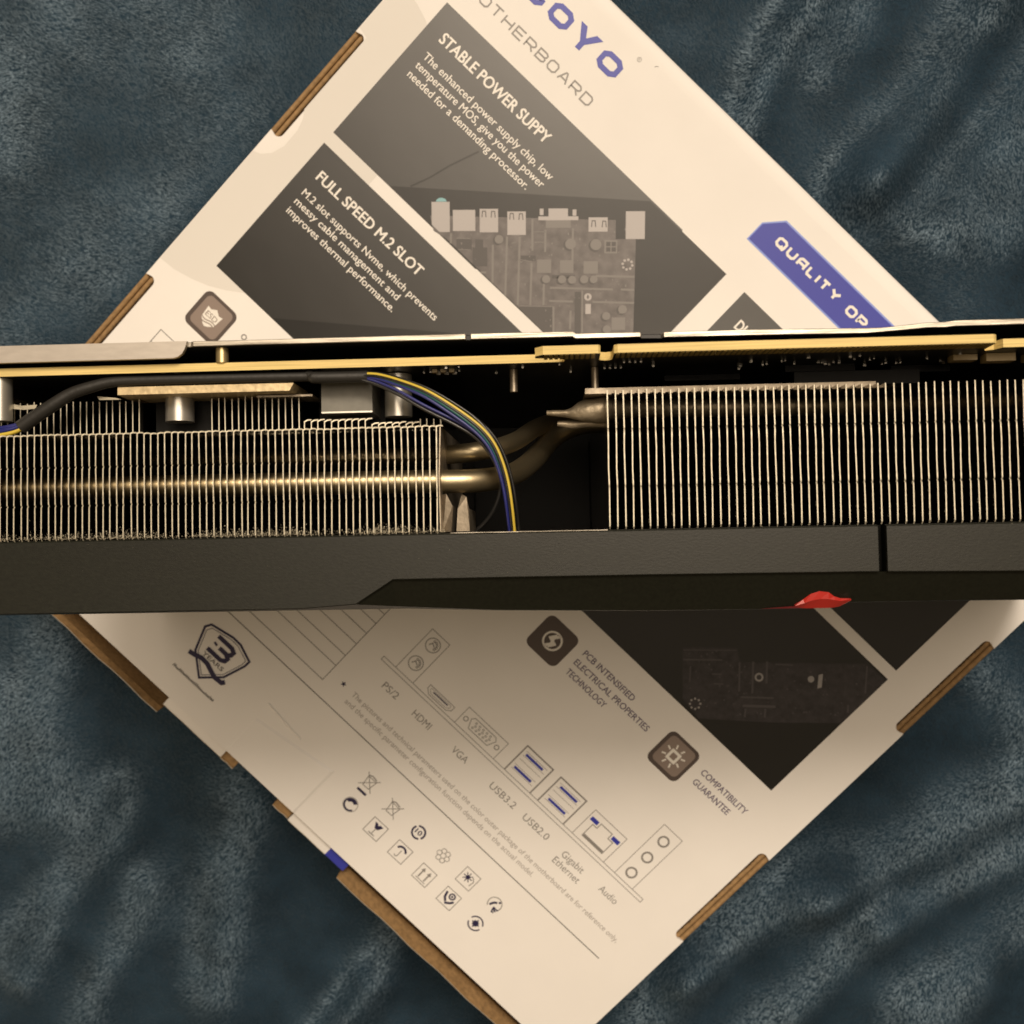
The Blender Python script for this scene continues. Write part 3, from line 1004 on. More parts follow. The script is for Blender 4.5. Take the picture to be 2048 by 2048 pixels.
def d_cycle(q):
    q.stroke(ring(81.6, -109.2, 2.4, 18, 20, 165), 0.45, Z3, False, 1)
    q.stroke(ring(81.6, -109.2, 2.4, 18, 200, 345), 0.45, Z3, False, 1)
    q.flat(rect(80.7, 82.5, -110.1, -108.3), Z3, 1)
    q.stroke([(80.2, -109.2), (83.0, -109.2)], 0.5, Z3 + 0.005, False, 1)
    q.stroke([(81.6, -107.7), (81.6, -110.7)], 0.5, Z3 + 0.01, False, 1)


for d_ in (d_dot, d_ten, d_glass, d_umbrella, d_up, d_sun, d_hands, d_loop, d_tidy, d_cycle):
    symbol(d_)
mb = MB()
mb.stroke(ring(-97.6, -22.4, 0.75, 14), 0.3, Z2, True)
mb.build('printed_ring', [M['ink_dark_grey']], lid)

# picture of a circuit board on the upper panel, printed askew ----------------
def E_(x, y):
    return (-94.1667 + 0.0293011 * x + 0.0271556 * y, 44.3181 + 0.0274330 * x - 0.0284444 * y)


def clip_pic(pts, ymin, xmax):
    for ax, lim, sg in ((1, ymin, 1), (0, xmax, -1)):
        out_ = []
        for i, p in enumerate(pts):
            q = pts[(i + 1) % len(pts)]
            a, b = sg * (p[ax] - lim), sg * (q[ax] - lim)
            if a >= 0:
                out_.append(p)
            if a * b < 0:
                t = a / (a - b)
                out_.append((p[0] + (q[0] - p[0]) * t, p[1] + (q[1] - p[1]) * t))
        pts = out_
        if len(pts) < 3:
            return []
    return pts


def Eq(mb, x0, y0, x1, y1, z, mi=0):
    p = clip_pic([E_(x0, y1), E_(x1, y1), E_(x1, y0), E_(x0, y0)], 41.45, -4.7)
    if p:
        mb.flat(p, z, mi)


mb = MB()
mb.flat([E_(250, 375), E_(225, 262), E_(1600, 300), E_(1600, 440), E_(1748, 440), E_(1732, 1340), (-16.5, 41.45), (-72.0, 41.45)][::-1], Z2)
mb.build('printed_circuit_picture', [M['ink_pcb']], lid)
mb = MB()
for a in ((420, 430, 535, 520), (540, 500, 650, 640), (880, 935, 1140, 1330), (1300, 830, 1345, 1330), (1130, 705, 1300, 730), (560, 440, 620, 500), (900, 560, 1010, 600)):
    Eq(mb, *a, Z3, 0)
for c, r_ in (((1268, 475), 44), ((1455, 480), 46), ((1088, 735), 34), ((1205, 737), 34), ((1280, 740), 34), ((1370, 737), 34), ((1440, 737), 32), ((738, 440), 36), ((1535, 1010), 34), ((1655, 960), 36), ((1540, 1110), 34)):
    mb.flat([E_(c[0] - 10 + r_ * math.cos(-t), c[1] + 8 + r_ * math.sin(-t)) for t in np.linspace(0, 6.28, 17)[:-1]], Z3, 0)
    mb.flat([E_(c[0] + r_ * 0.9 * math.cos(-t), c[1] + r_ * 0.9 * math.sin(-t)) for t in np.linspace(0, 6.28, 17)[:-1]], Z3 + 0.01, 1)
for a in ((1020, 590, 1125, 690), (1190, 595, 1290, 690), (1365, 602, 1470, 695), (1575, 1020, 1675, 1115), (1350, 820, 1362, 1330), (1085, 300, 1268, 357), (1135, 940, 1150, 1330)):
    Eq(mb, *a, Z3 + 0.006, 1)
Eq(mb, 1517, 447, 1612, 545, Z3 + 0.006, 1)
for i in (0, 1):
    for j in (0, 1):
        Eq(mb, 1530 + i * 40, 460 + j * 40, 1562 + i * 40, 492 + j * 40, Z3 + 0.02, 0)
mb.build('printed_parts', [M['ink_pcb_dark'], M['ink_part']], lid)
mb = MB()
for a, b in (((692, 480), (688, 765)), ((798, 420), (783, 860)), ((892, 420), (876, 930)), ((986, 290), (986, 525)), ((980, 615), (970, 930)), ((1082, 370), (1080, 535)),
             ((1071, 770), (1068, 930)), ((1115, 800), (1582, 812)), ((1455, 712), (1740, 718)), ((1110, 898), (1288, 903)), ((1430, 905), (1740, 912)), ((1640, 812), (1740, 816)),
             ((600, 685), (640, 686)), ((1285, 360), (1282, 600)), ((1270, 970), (1266, 1110)), ((380, 395), (378, 470))):
    mb.stroke([E_(*a), E_(*b)], 0.62, Z3 + 0.004, False, 0)
for a, b in (((890, 590), (980, 605)), ((1000, 385), (1080, 385)), ((1000, 462), (1075, 462)), ((420, 432), (530, 435)), ((430, 515), (525, 517)), ((880, 936), (1140, 940)), ((860, 462), (830, 470))):
    mb.stroke([E_(*a), E_(*b)], 0.22, Z3 + 0.004, False, 0)
rs = random.Random(9)
for k in range(150):
    x, y = rs.uniform(420, 1720), rs.uniform(320, 1080)
    if y - 265 > (x - 250) * 0.93 + 60:
        continue
    s_ = rs.uniform(5, 10)
    Eq(mb, x, y, x + s_, y + s_ * rs.choice((0.6, 1, 1.8)), Z3 + 0.008, 0)
for a in range(8):
    t = math.radians(45 * a + 10)
    mb.flat([E_(1688 + 36 * math.cos(t) + 10 * math.cos(-q), 628 + 36 * math.sin(t) + 10 * math.sin(-q)) for q in np.linspace(0, 6.28, 9)[:-1]], Z3 + 0.008, 1)
for a in ((237, 162, 372, 385), (395, 222, 562, 378), (595, 215, 732, 388), (800, 235, 937, 408), (1030, 272, 1325, 300), (1105, 214, 1248, 272), (1040, 215, 1068, 262), (1282, 222, 1310, 268), (1400, 280, 1540, 385), (1673, 236, 1813, 440), (1380, 920, 1420, 995)):
    Eq(mb, *a, Z3 + 0.012, 1)
mb.flat([E_(1398 + 28 * math.cos(-q), 868 + 28 * math.sin(-q)) for q in np.linspace(0, 6.28, 13)[:-1]], Z3 + 0.012, 1)
mb.build('printed_traces', [M['ink_part'], M['ink_part_light']], lid)
mb = MB()
for x, y in ((612, 232), (680, 234), (818, 250), (886, 252), (1422, 305), (1500, 308)):
    mb.stroke([E_(x, y + 45), E_(x + 4, y), E_(x + 26, y), E_(x + 30, y + 45)], 0.28, Z4, False)
Eq(mb, 1388, 864, 1408, 872, Z4)
Eq(mb, 1394, 852, 1402, 884, Z4 + 0.004)
mb.build('printed_port_detail', [M['ink_pcb_dark']], lid)
mb = MB()
mb.flat([E_(310 + 40 * math.cos(-q), 160 + 28 * math.sin(-q)) for q in np.linspace(0, 3.14, 9)][::-1], Z3)
mb.build('printed_cyan_jack', [M['ink_cyan']], lid)


# dim picture on the lower right panel ------------------------------------------
def J_(x, y):
    return (47.6743 + 0.0419407 * x + 0.0432178 * y, 4.9967 + 0.0411319 * x - 0.0430489 * y)


mb = MB()
mb.flat([J_(168, 505), J_(168, 240), J_(450, 245), J_(470, 320), J_(1120, 330), (116.7, 37.2), (116.7, 18.5), J_(640, 632), J_(250, 612)][::-1], Z2)
mb.build('printed_circuit_picture', [M['ink_dim']], lid)
mb = MB()
for a, b, w_ in (((172, 305), (375, 308), 0.45), ((172, 256), (450, 258), 0.3), ((465, 320), (462, 470), 0.5), ((535, 315), (530, 480), 0.6), ((607, 315), (603, 430), 0.6),
                 ((470, 500), (640, 505), 0.5), ((480, 545), (650, 550), 0.8), ((495, 560), (490, 605), 0.5), ((598, 560), (594, 605), 0.5), ((1120, 340), (1112, 480), 0.4), ((1025, 540), (1023, 580), 0.5),
                 ((210, 340), (205, 420), 0.4), ((320, 380), (370, 382), 0.4), ((330, 430), (380, 433), 0.4), ((650, 330), (740, 335), 0.4)):
    mb.stroke([J_(*a), J_(*b)], w_, Z3)
rs = random.Random(3)
for k in range(120):
    x, y = rs.uniform(180, 1080), rs.uniform(250, 600)
    if x < 470 and y > 500 and y - 505 > (x - 170) * 0.7:
        continue
    if y < 325 and x > 450 or x + y > 1560:
        continue
    s_ = rs.uniform(3, 9)
    mb.flat([J_(x, y + s_), J_(x + s_, y + s_), J_(x + s_, y), J_(x, y)], Z3 + 0.004)
mb.build('printed_traces', [M['ink_dim_line']], lid)
mb = MB()
mb.stroke([J_(565 + 18 * math.cos(-q), 397 + 18 * math.sin(-q)) for q in np.linspace(0, 6.28, 17)[:-1]], 0.55, Z4, True)
mb.flat([J_(833 + 17 * math.cos(-q), 407 + 17 * math.sin(-q)) for q in np.linspace(0, 6.28, 13)[:-1]], Z4)
mb.flat([J_(866, 455), J_(888, 450), J_(894, 380), J_(872, 385)], Z4)
for a in range(8):
    t = math.radians(45 * a)
    mb.flat([J_(232 + 27 * math.cos(t) + 6 * math.cos(-q), 535 + 27 * math.sin(t) + 6 * math.sin(-q)) for q in np.linspace(0, 6.28, 9)[:-1]], Z4)
mb.build('printed_pads', [M['ink_dim_light']], lid)

# ------------------------------------------------------------------ the graphics card
gc = thing('graphics_card', 'black graphics card standing on edge across the box, fins and circuit board edge upward', 'graphics card')
AX = Vector((0.99947409, 0.02480051, -0.02089184)).normalized()
AZ = Vector((0.01707946, 0.14505084, 0.98927678)).normalized()
AY = AZ.cross(AX).normalized()
ORG = (2.180, 25.341, BOX_H + 111.295)
gc.matrix_world = Matrix(((AX.x, AY.x, AZ.x, ORG[0] * S), (AX.y, AY.y, AZ.y, ORG[1] * S), (AX.z, AY.z, AZ.z, ORG[2] * S), (0, 0, 0, 1)))
XL, XR, ZB = -116.0, 148.0, -108.0
# the lowest corner of the shroud stands on the box
ZS = -114.2


# fins ------------------------------------------------------------------------
def fin_mesh(name, ybot, ytop, ztop_hi, yup, zup, notches, tab, tab_up=0.0):
    p = [(ybot, -95.0)]
    if yup > ytop:
        p += [(yup, -95.0), (yup, zup), (ytop, zup), (ytop, 0.0)]
    else:
        p += [(ytop, -95.0), (ytop, 0.0)]
    mid_ = [(notches[0] + notches[1]) / 2 + d_ for d_ in (2.0, -1.8)]
    for yn in notches:
        if yn == notches[1]:
            p += [(m_, 0.0) for m_ in mid_]
        p += [(yn + 0.22, 0.0), (yn + 0.08, -0.3), (yn - 0.08, -0.3), (yn - 0.22, 0.0)]
    p += [(ybot + 0.5, 0.0), (ybot, -0.5)]
    mb = MB()
    mb.prism(p, -0.11, 0.11, 'x', 0, 1)
    am, ph = random.uniform(0.015, 0.055), random.uniform(0, 6.28)
    mb.v = [(x_ + (am * math.sin(y_ * 0.55 + ph) if z_ > -1 else 0), y_, z_) for x_, y_, z_ in mb.v]
    mb.mi = [0 if min(mb.v[i][2] for i in f_) < -20 else q_ for f_, q_ in zip(mb.f, mb.mi)]
    if tab:
        mb.add([(0.1, ytop - 0.28, 0.02), (0.1, ytop + 0.02, 0.05), (0.1, ytop + 0.02, -6), (0.1, ytop - 0.28, -6),
                (0.55, ytop + 0.16, 0.03), (1.30, ytop + 0.05, 0.03), (1.30, ytop + 0.05, -6), (0.55, ytop + 0.16, -6), (0.5, ytop - 0.12, 0.0), (1.30, ytop - 0.2, 0.0)],
               [(0, 8, 4, 1), (8, 9, 5, 4)], 1)
        mb.add(mb.v[-10:], [(1, 4, 7, 2), (4, 5, 6, 7)], 0)
    if tab_up:
        y = yup
        mb.add([(0.1, y - 0.28, zup + 0.02), (0.1, y + 0.02, zup + 0.02), (0.55, y + 0.3, zup), (1.45, y + 0.36, zup), (1.45, y + 0.1, zup), (0.6, y + 0.02, zup),
                (0.1, y + 0.02, zup - 5), (0.55, y + 0.3, zup - 5), (1.45, y + 0.36, zup - 5)],
               [(0, 5, 2, 1), (5, 4, 3, 2)], 1)
        mb.add(mb.v[-9:], [(1, 2, 7, 6), (2, 3, 8, 7)], 0)
    return mb.mesh(name, [M['fin'], M['fin_edge']])


NL = (-4.45, -12.05)
fA = fin_mesh('fin', -19.0, 2.15, 0, 9.9, -8.0, NL, True)
fB = fin_mesh('fin', -19.0, 2.15, 0, 2.0, -8.0, NL, True)
fC = fin_mesh('fin', -19.0, 2.15, 0, 4.6, -7.0, NL, True, 1)
fD = fin_mesh('fin', -19.0, 2.15, 0, 3.7, -7.0, NL, True, 1)
fE = fin_mesh('fin', -19.0, 2.15, 0, 4.6, -8.0, NL, True)
fRs = [fin_mesh('fin', -18.8, 8.35 + d_, 0, 8.0, -8.0, (0.6, -10.6), False) for d_ in (0.0, 0.1, -0.12, 0.05, -0.05)]
fAs = [fA] + [fin_mesh('fin', -19.0, 2.15, 0, 9.9 + d_, -8.0, NL, True) for d_ in (-0.15, 0.2)]

mb = MB()
mb.box(-113.5, -14.6, -18.5, 2.0, -96.6, -95.02)
stL = mb.build('fin_stack', [M['seam']], gc)
mb = MB()
mb.box(18.4, 138.5, -18.4, 8.0, -96.6, -95.02)
stR = mb.build('fin_stack', [M['seam']], gc)
pit = 1.3845
k = 0
x = -14.85
while x > -113:
    if x < -77.0:
        me = random.choice(fAs)
    elif x < -62.6:
        me = fB
    elif x < -42.8:
        me = random.choice(fAs)
    elif x < -29.4:
        me = fC
    elif x < -19.2:
        me = fD
    else:
        me = fE
    link('fin', me, stL, (x + random.gauss(0, 0.035), random.gauss(0, 0.05), random.gauss(0, 0.05)), (0, random.gauss(0, 0.0004), random.gauss(0, 0.0030)))
    x -= pit
    k += 1
x = 18.75
while x < 138:
    link('fin', random.choice(fRs), stR, (x + random.gauss(0, 0.05), random.gauss(0, 0.05), random.gauss(0, 0.05)), (0, random.gauss(0, 0.0004), random.gauss(0, 0.0022)))
    x += 1.531
# the last fin of the left stack is bent over at its end
mb = MB()
mb.add([(-14.2, 1.9, -0.1), (-13.95, 2.1, -0.1), (-14.55, -8, -0.1), (-14.35, -8, -0.1), (-14.4, -18.6, -0.1), (-14.2, -18.6, -0.1),
        (-14.2, 1.9, -40), (-13.2, 2.1, -40), (-14.0, -8, -40), (-13.4, -8, -40), (-13.8, -18.6, -40), (-13.2, -18.6, -40)],
       [(0, 2, 3, 1), (2, 4, 5, 3), (1, 3, 9, 7), (3, 5, 11, 9)])
mb.build('end_plate', [M['base_metal']], stL)

# circuit board -----------------------------------------------------------------
mb = MB()
out = [(XL + 2, -107.0), (144.0, -107.0), (144.0, 3.2), (93.4, 3.2), (92.6, 1.0), (91.2, 0.2), (90.6, 1.5), (90.3, 7.4), (89.6, 8.0), (20.4, 8.0), (19.75, 7.4),
       (19.75, 1.4), (19.5, 0.7), (18.5, 0.3), (17.5, 0.7), (17.2, 1.4), (17.2, 7.5), (16.8, 8.0), (6.4, 8.0), (4.9, 6.4), (4.9, 4.4), (9.4, 3.8), (10.6, 2.0), (10.4, 0.0), (XL + 2, 0.0)]
n = len(out)
vs_ = [(a, 14.1, b) for a, b in out] + [(a, 15.7, b) for a, b in out]
mb.add(vs_, [tuple(range(n)), tuple(range(2 * n - 1, n - 1, -1))], 1)
mb.add(vs_, [(i, i + n, (i + 1) % n + n, (i + 1) % n) for i in range(n)], 0)
pcb_o = mb.build('circuit_board', [M['fr4'], M['mask']], gc)
mb = MB()
mb.box(-0.35, 0.35, 14.03, 14.1, 0.0, 4.4)
fm = mb.mesh('contact_finger', M['gold'])
x = 6.9
while x < 16.8:
    link('contact_finger', fm, pcb_o, (x, 0, 3.0))
    x += 1.0
x = 20.6
while x < 89.8:
    link('contact_finger', fm, pcb_o, (x, 0, 3.0))
    x += 1.0

# components on the board ---------------------------------------------------------
def smd(nm, x, z, w, d, h, m, bev=0.0):
    b_ = MB()
    b_.box(x - w / 2, x + w / 2, 14.05 - h, 14.05, z - d / 2, z + d / 2)
    return b_.build(nm, [m], pcb_o)


for x_ in (-15.4, -13.7, -12.0):
    smd('surface_part', x_, -4.5, 1.0, 1.4, 0.7, M['tan_part'])
    smd('surface_part', x_ + 0.3, -8.0, 0.8, 0.8, 0.5, M['solder_dot'])
for x_, z_, w_, d_, h_ in ((88.8, -4.5, 4.6, 3.0, 1.1), (95.4, -4.0, 5.6, 3.0, 1.5), (103.5, -4.5, 5.6, 3.0, 1.5)):
    smd('surface_part', x_, z_, w_, d_, h_, M['tan_part'])
smd('chip', 62.5, -16.0, 14.0, 12.0, 1.4, M['black_part'])
smd('chip', 84.0, -20.0, 12.0, 12.0, 1.4, M['black_part'])
smd('chip', 40.0, -26.0, 16.0, 14.0, 1.2, M['black_part'])
rs = random.Random(12)
for k in range(46):
    x_ = rs.uniform(46, 92) if k < 34 else rs.uniform(-30, 30)
    z_ = rs.uniform(-12.0, -1.0)
    smd('solder_joint', x_, z_, rs.uniform(0.25, 0.6), rs.uniform(0.3, 0.6), rs.uniform(0.15, 0.45), M['solder_dot'])
for x_, z_ in ((22.2, -1.4), (23.3, -1.3), (24.4, -1.4), (25.5, -1.4), (18.7, -7.5), (19.8, -7.6), (20.9, -7.5), (22.0, -7.6)):
    smd('solder_joint', x_, z_, 0.4, 0.5, 0.25, M['solder_dot'])

# standoffs between cooler and board, screw behind the board
for x_, y0, y1, z_, r_ in ((0.3, 9.5, 14.05, -7.0, 0.8), (16.7, 9.0, 14.05, -7.0, 0.75)):
    b_ = MB()
    b_.cyl((x_, z_), r_, y0, y1, 'y', 14)
    b_.build('standoff', [M['base_metal']], gc)
b_ = MB()
b_.cyl((-57.3, -0.6), 1.25, 15.72, 18.65, 'y', 18)
b_.build('spacer', [M['brass']], gc)
b_ = MB()
b_.cyl((-103.6, -3.0), 2.3, 5.5, 14.05, 'y', 20)
b_.build('spacer', [M['can']], gc)

# capacitors and chokes between board and left fins (they hang from the board) ---------
for x_, y0, r_ in ((-69.0, 5.3, 2.9), (-23.5, 5.2, 2.8)):
    b_ = MB()
    b_.cyl((x_, -9.0), r_, y0 + 0.0, 13.9, 'y', 28)
    b_.add([], [])
    b_.build('capacitor', [M['can']], gc)
b_ = MB()
b_.box(-75.6, -62.7, 3.2, 14.0, -30.0, -13.0)
b_.build('choke', [M['black_part']], gc)
b_ = MB()
b_.box(-38.8, -28.4, 6.3, 13.9, -16.0, -6.0, 0)
b_.box(-38.8, -28.4, 5.95, 6.28, -16.0, -5.9, 1)
b_.build('choke', [M['ferrite'], M['can']], gc)
b_ = MB()
b_.box(-41.5, -27.4, 5.0, 14.0, -34.0, -16.2)
b_.build('choke', [M['black_part']], gc)
b_ = MB()
b_.box(-80.0, -43.4, 10.15, 11.7, -14.0, -2.0, 0, 0.0)
b_.v = [(x + (0.9 if (x < -70 and z > -5) else (-0.9 if (x > -50 and z > -5 and y < 11) else 0)), y, z) for x, y, z in b_.v]
b_.build('cooling_plate', [M['gold_plate']], gc)
b_ = MB()
b_.box(-52.0, -40.6, 9.55, 9.95, -14.0, -6.0)
b_.build('cooling_plate', [M['base_metal']], gc)
b_ = MB()
b_.add([(-102.0, 9.2, -4), (-99.5, 8.7, -3.6), (-96.6, 8.9, -4), (-96.9, 8.1, -4), (-99.2, 7.9, -3.8), (-102.1, 8.2, -4)], [(0, 5, 4, 1), (1, 4, 3, 2)])
b_.add([(-84.2, 10.3, -4), (-80.4, 9.9, -4), (-79.0, 9.5, -4), (-83.6, 9.5, -3.7)], [(0, 3, 2, 1)])
b_.build('thermal_pad', [M['dust']], gc)

# heat pipes --------------------------------------------------------------------------
b_ = MB()
b_.tube([(-113, -8.3, -5.0), (-60, -8.3, -5.0), (-20, -8.4, -5.0), (-12, -8.5, -5.2), (-7.0, -8.3, -6.6), (-3.0, -7.6, -10.0), (0.5, -6.0, -16), (4.0, -2.5, -24), (8.0, 2.5, -30), (14, 5.5, -32), (22, 6.0, -33)], 2.35, 18)
b_.build('heat_pipe', [M['pipe']], gc)
b_ = MB()
b_.tube([(-113, -2.6, -15.0), (-60, -2.6, -15.0), (-24, -2.6, -14.5), (-11, -2.5, -9.6), (-6.5, -1.9, -10.2), (-3.0, -1.0, -13), (0.5, 1.0, -19), (4.0, 4.0, -25), (8, 6.5, -34), (14, 7.5, -40), (22, 7.5, -42)], 1.95, 16)
b_.build('heat_pipe', [M['pipe']], gc)
# upright sheet ends beside the left stack
b_ = MB()
b_.add([(-14.3, -11.2, -4), (-13.4, -11.0, -3), (-12.2, -13.5, -3.2), (-12.6, -18.6, -3), (-14.3, -18.6, -4), (-12.2, -13.5, -20), (-12.6, -18.6, -20)],
       [(0, 4, 3, 2, 1), (2, 3, 6, 5)])
b_.add([(-10.6, -11.0, -6), (-9.6, -11.6, -5.5), (-9.1, -14.0, -5.2), (-9.0, -18.5, -5), (-11.7, -18.5, -5.4), (-11.4, -14, -5.6), (-9.1, -14, -22), (-9.0, -18.5, -22)],
       [(0, 5, 4, 3, 2, 1), (2, 3, 7, 6)])
b_.build('sheet_end', [M['base_metal']], stL)

# pinched pipe end and the bar running behind the right fins
b_ = MB()
seg = 16
secs = [(6.8, 5.5, 0.5, 0.6), (8.0, 5.45, 0.6, 0.9), (10.6, 5.35, 0.75, 1.0), (11.8, 5.4, 1.05, 1.2), (13.4, 5.65, 1.9, 1.8), (14.8, 5.75, 2.25, 2.2), (16.6, 5.85, 2.45, 2.4), (18.3, 5.9, 2.7, 2.6), (19.0, 6.0, 2.5, 2.4), (22, 6.2, 1.9, 2.0), (60, 5.6, 1.8, 2.0), (100, 5.4, 1.8, 2.0)]
vs_ = []
for x_, cy, ry, rz in secs:
    for k in range(seg):
        t = 2 * math.pi * k / seg
        j = 1 + (0.07 * math.sin(3 * t + x_) if x_ < 19 else 0)
        vs_.append((x_, cy + ry * j * math.cos(t), -10.5 + rz * math.sin(t) - (1.5 if x_ > 21 else 0)))
fs = [(i * seg + k, (i + 1) * seg + k, (i + 1) * seg + (k + 1) % seg, i * seg + (k + 1) % seg) for i in range(len(secs) - 1) for k in range(seg)]
b_.add(vs_, fs, 0, True)
b_.add(vs_, [tuple(range(seg))], 0)
b_.build('heat_pipe', [M['solder']], gc)
b_ = MB()
b_.tube([(9.0, 3.6, -13), (12, 3.3, -13), (15, 3.4, -12.6), (18.6, 3.4, -12.6)], [0.6, 0.9, 0.8, 0.9], 10)
b_.build('heat_pipe', [M['solder']], gc)
b_ = MB()
b_.box(14.6, 72.0, 8.45, 9.55, -40.0, -5.0)
x = 18.6
while x < 72:
    b_.box(x + 0.2, x + 1.2, 8.2, 9.0, -9.0, -4.7)
    x += 1.531
b_.build('cooler_base', [M['base_metal']], gc)
b_ = MB()
b_.box(57, 82, 9.6, 12.4, -30.0, -9.0)
b_.build('thermal_pad', [M['black_part']], gc)

# backplate ---------------------------------------------------------------------------
def sheet(xs, name):
    """folded sheet: list of (x, y_low, y_high, z_edge)"""
    b = MB()
    vv = []
    for x_, ya, yb, zt in xs:
        vv += [(x_, ya, ZB - 0.5), (x_, yb, ZB - 0.5), (x_, yb, zt - 0.12), (x_, yb - 0.12, zt), (x_, ya + 0.12, zt), (x_, ya, zt - 0.12)]
    nn = len(xs)
    for i in range(nn - 1):
        for k in range(6):
            k2 = (k + 1) % 6
            b.add([], [])
            b.f.append([i * 6 + k, i * 6 + k2, (i + 1) * 6 + k2, (i + 1) * 6 + k])
            b.mi.append(1 if (k == 5 or (xs[i][3] < 1 and xs[i + 1][3] < 1)) else 0)  # inner face and the low notches are set black
            b.sm.append(False)
    b.v = vv
    b.f += [list(range(5, -1, -1)), [(nn - 1) * 6 + k for k in range(6)]]
    b.mi += [0, 0]
    b.sm += [False, False]
    return b


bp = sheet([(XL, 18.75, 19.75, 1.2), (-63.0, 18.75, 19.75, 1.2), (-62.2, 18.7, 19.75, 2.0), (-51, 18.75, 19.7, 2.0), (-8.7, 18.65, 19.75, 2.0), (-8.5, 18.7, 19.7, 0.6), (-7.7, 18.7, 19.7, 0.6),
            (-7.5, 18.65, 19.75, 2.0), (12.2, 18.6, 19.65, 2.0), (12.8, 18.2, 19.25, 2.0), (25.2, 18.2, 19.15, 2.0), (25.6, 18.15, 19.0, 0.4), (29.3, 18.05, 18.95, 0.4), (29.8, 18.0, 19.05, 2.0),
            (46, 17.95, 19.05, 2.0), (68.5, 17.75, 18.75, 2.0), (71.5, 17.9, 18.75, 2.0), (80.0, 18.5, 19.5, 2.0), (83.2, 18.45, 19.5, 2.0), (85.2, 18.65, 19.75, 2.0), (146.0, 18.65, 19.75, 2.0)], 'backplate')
bpo = bp.build('backplate', [M['silver'], M['backplate_black']], gc)
b_ = MB()
lp = [(XL, 16.4), (-66.2, 16.45), (-65.2, 16.7), (-64.4, 17.3), (-63.9, 18.1), (-63.6, 19.0), (-63.4, 19.75), (XL, 19.75)]
b_.prism(lp, 1.3, 2.3, 'z')
b_.build('backplate_lip', [M['lip']], bpo)

# shroud --------------------------------------------------------------------------------
def skin(b, rows, mi=0, smooth=False):
    """rows: list of point lists with the same length"""
    m = len(rows[0])
    vv = [p for r in rows for p in r]
    b.add(vv, [(i * m + k, i * m + k + 1, (i + 1) * m + k + 1, (i + 1) * m + k) for i in range(len(rows) - 1) for k in range(m - 1)], mi, smooth)


# body: lit rim face, lower facet and fan-side wall, cross sections along x
secx = [(XL, -33.3, -33.1, 0.0), (-42, -33.2, -33.0, 0.0), (-31.2, -32.5, -32.55, 0.0), (-23.8, -27.8, -33.2, -3.2), (-3.5, -27.75, -34.3, -4.0), (26, -27.75, -34.9, -4.0), (52, -27.85, -35.0, -4.0),
        (60, -27.9, -34.9, -4.0), (66, -27.9, -33.9, -4.0), (87, -28.2, -33.9, -4.0), (XR, -28.9, -34.2, -4.0)]
b_ = MB()
rows = []
sx_ = [q[0] for q in secx]
secs_ = [(x_, *(float(np.interp(x_, sx_, [q[j] for q in secx])) for j in (1, 2, 3)), zt) for x_, zt in
         sorted([(q, -0.75) for q in sx_] + [(69.93, -0.75), (69.95, -4.0), (71.55, -4.0), (71.57, -0.75)])]
for x_, ye, yb, zb, zt in secs_:
    rows.append([(x_, -18.9, ZS + 6), (x_, -18.9, zt - 0.1), (x_, ye + 0.03, zt), (x_, ye, -0.75), (x_, yb, zb - 0.75), (x_, yb - 0.2, zb - 2.5), (x_, -34.6, -20.0), (x_, -34.0, ZS)])
skin(b_, [list(reversed(r)) for r in rows], 0)
shroud = b_.build('shroud', [M['plastic']], gc)
b_ = MB()
b_.box(69.97, 71.53, -27.7, -18.95, -4.2, -3.2)
b_.build('seam_strip', [M['seam']], shroud)
# rim strips lying on the body, either side of the seam
for xa, xb in ((XL, 69.9), (71.6, XR)):
    b_ = MB()
    rows = []
    for x_ in sorted([xa, xb] + [s[0] for s in secx if xa < s[0] < xb]):
        ye = np.interp(x_, [s[0] for s in secx], [s[1] for s in secx])
        rows.append([(x_, -18.98, -6.0), (x_, -18.98, -0.25), (x_, -19.22, 0.0), (x_, ye + 0.15, 0.0), (x_, ye - 0.02, -0.2), (x_, ye - 0.02, -0.9)])
    skin(b_, [list(reversed(r)) for r in rows], 0)
    for r in (rows[0], rows[-1]):
        b_.add(r, [tuple(range(6))], 0)
    b_.build('rim_strip', [M['plastic_brushed']], shroud)
b_ = MB()
b_.box(-12.4, 18.2, -18.97, -18.84, -1.5, -0.12)  # thin silver strip added to paint the bright edge highlight of the rim
b_.build('rim_highlight', [M['silver']], shroud)
# floor, end walls and fan-side wall inside
b_ = MB()
b_.box(XL + 0.5, XR - 0.5, -33.6, 14.0, ZB - 0.4, ZB + 0.6)
b_.box(XR - 2.0, XR - 0.4, -33.0, 13.8, ZB + 0.7, -1.2)
b_.box(XL + 0.6, XR - 2.1, -22.4, -19.3, ZB + 0.7, -6.5)
b_.build('inner_frame', [M['plastic_black']], shroud)
b_ = MB()
b_.box(XL - 1.2, XL - 0.2, -34.0, 18.6, ZB, -1.0)
b_.build('bracket', [M['silver']], gc)
# red accent on the fan side
b_ = MB()
def on_facet(x_, y_, up):
    return (x_, y_, -0.75 + (y_ + 27.85) * 0.56 + up)


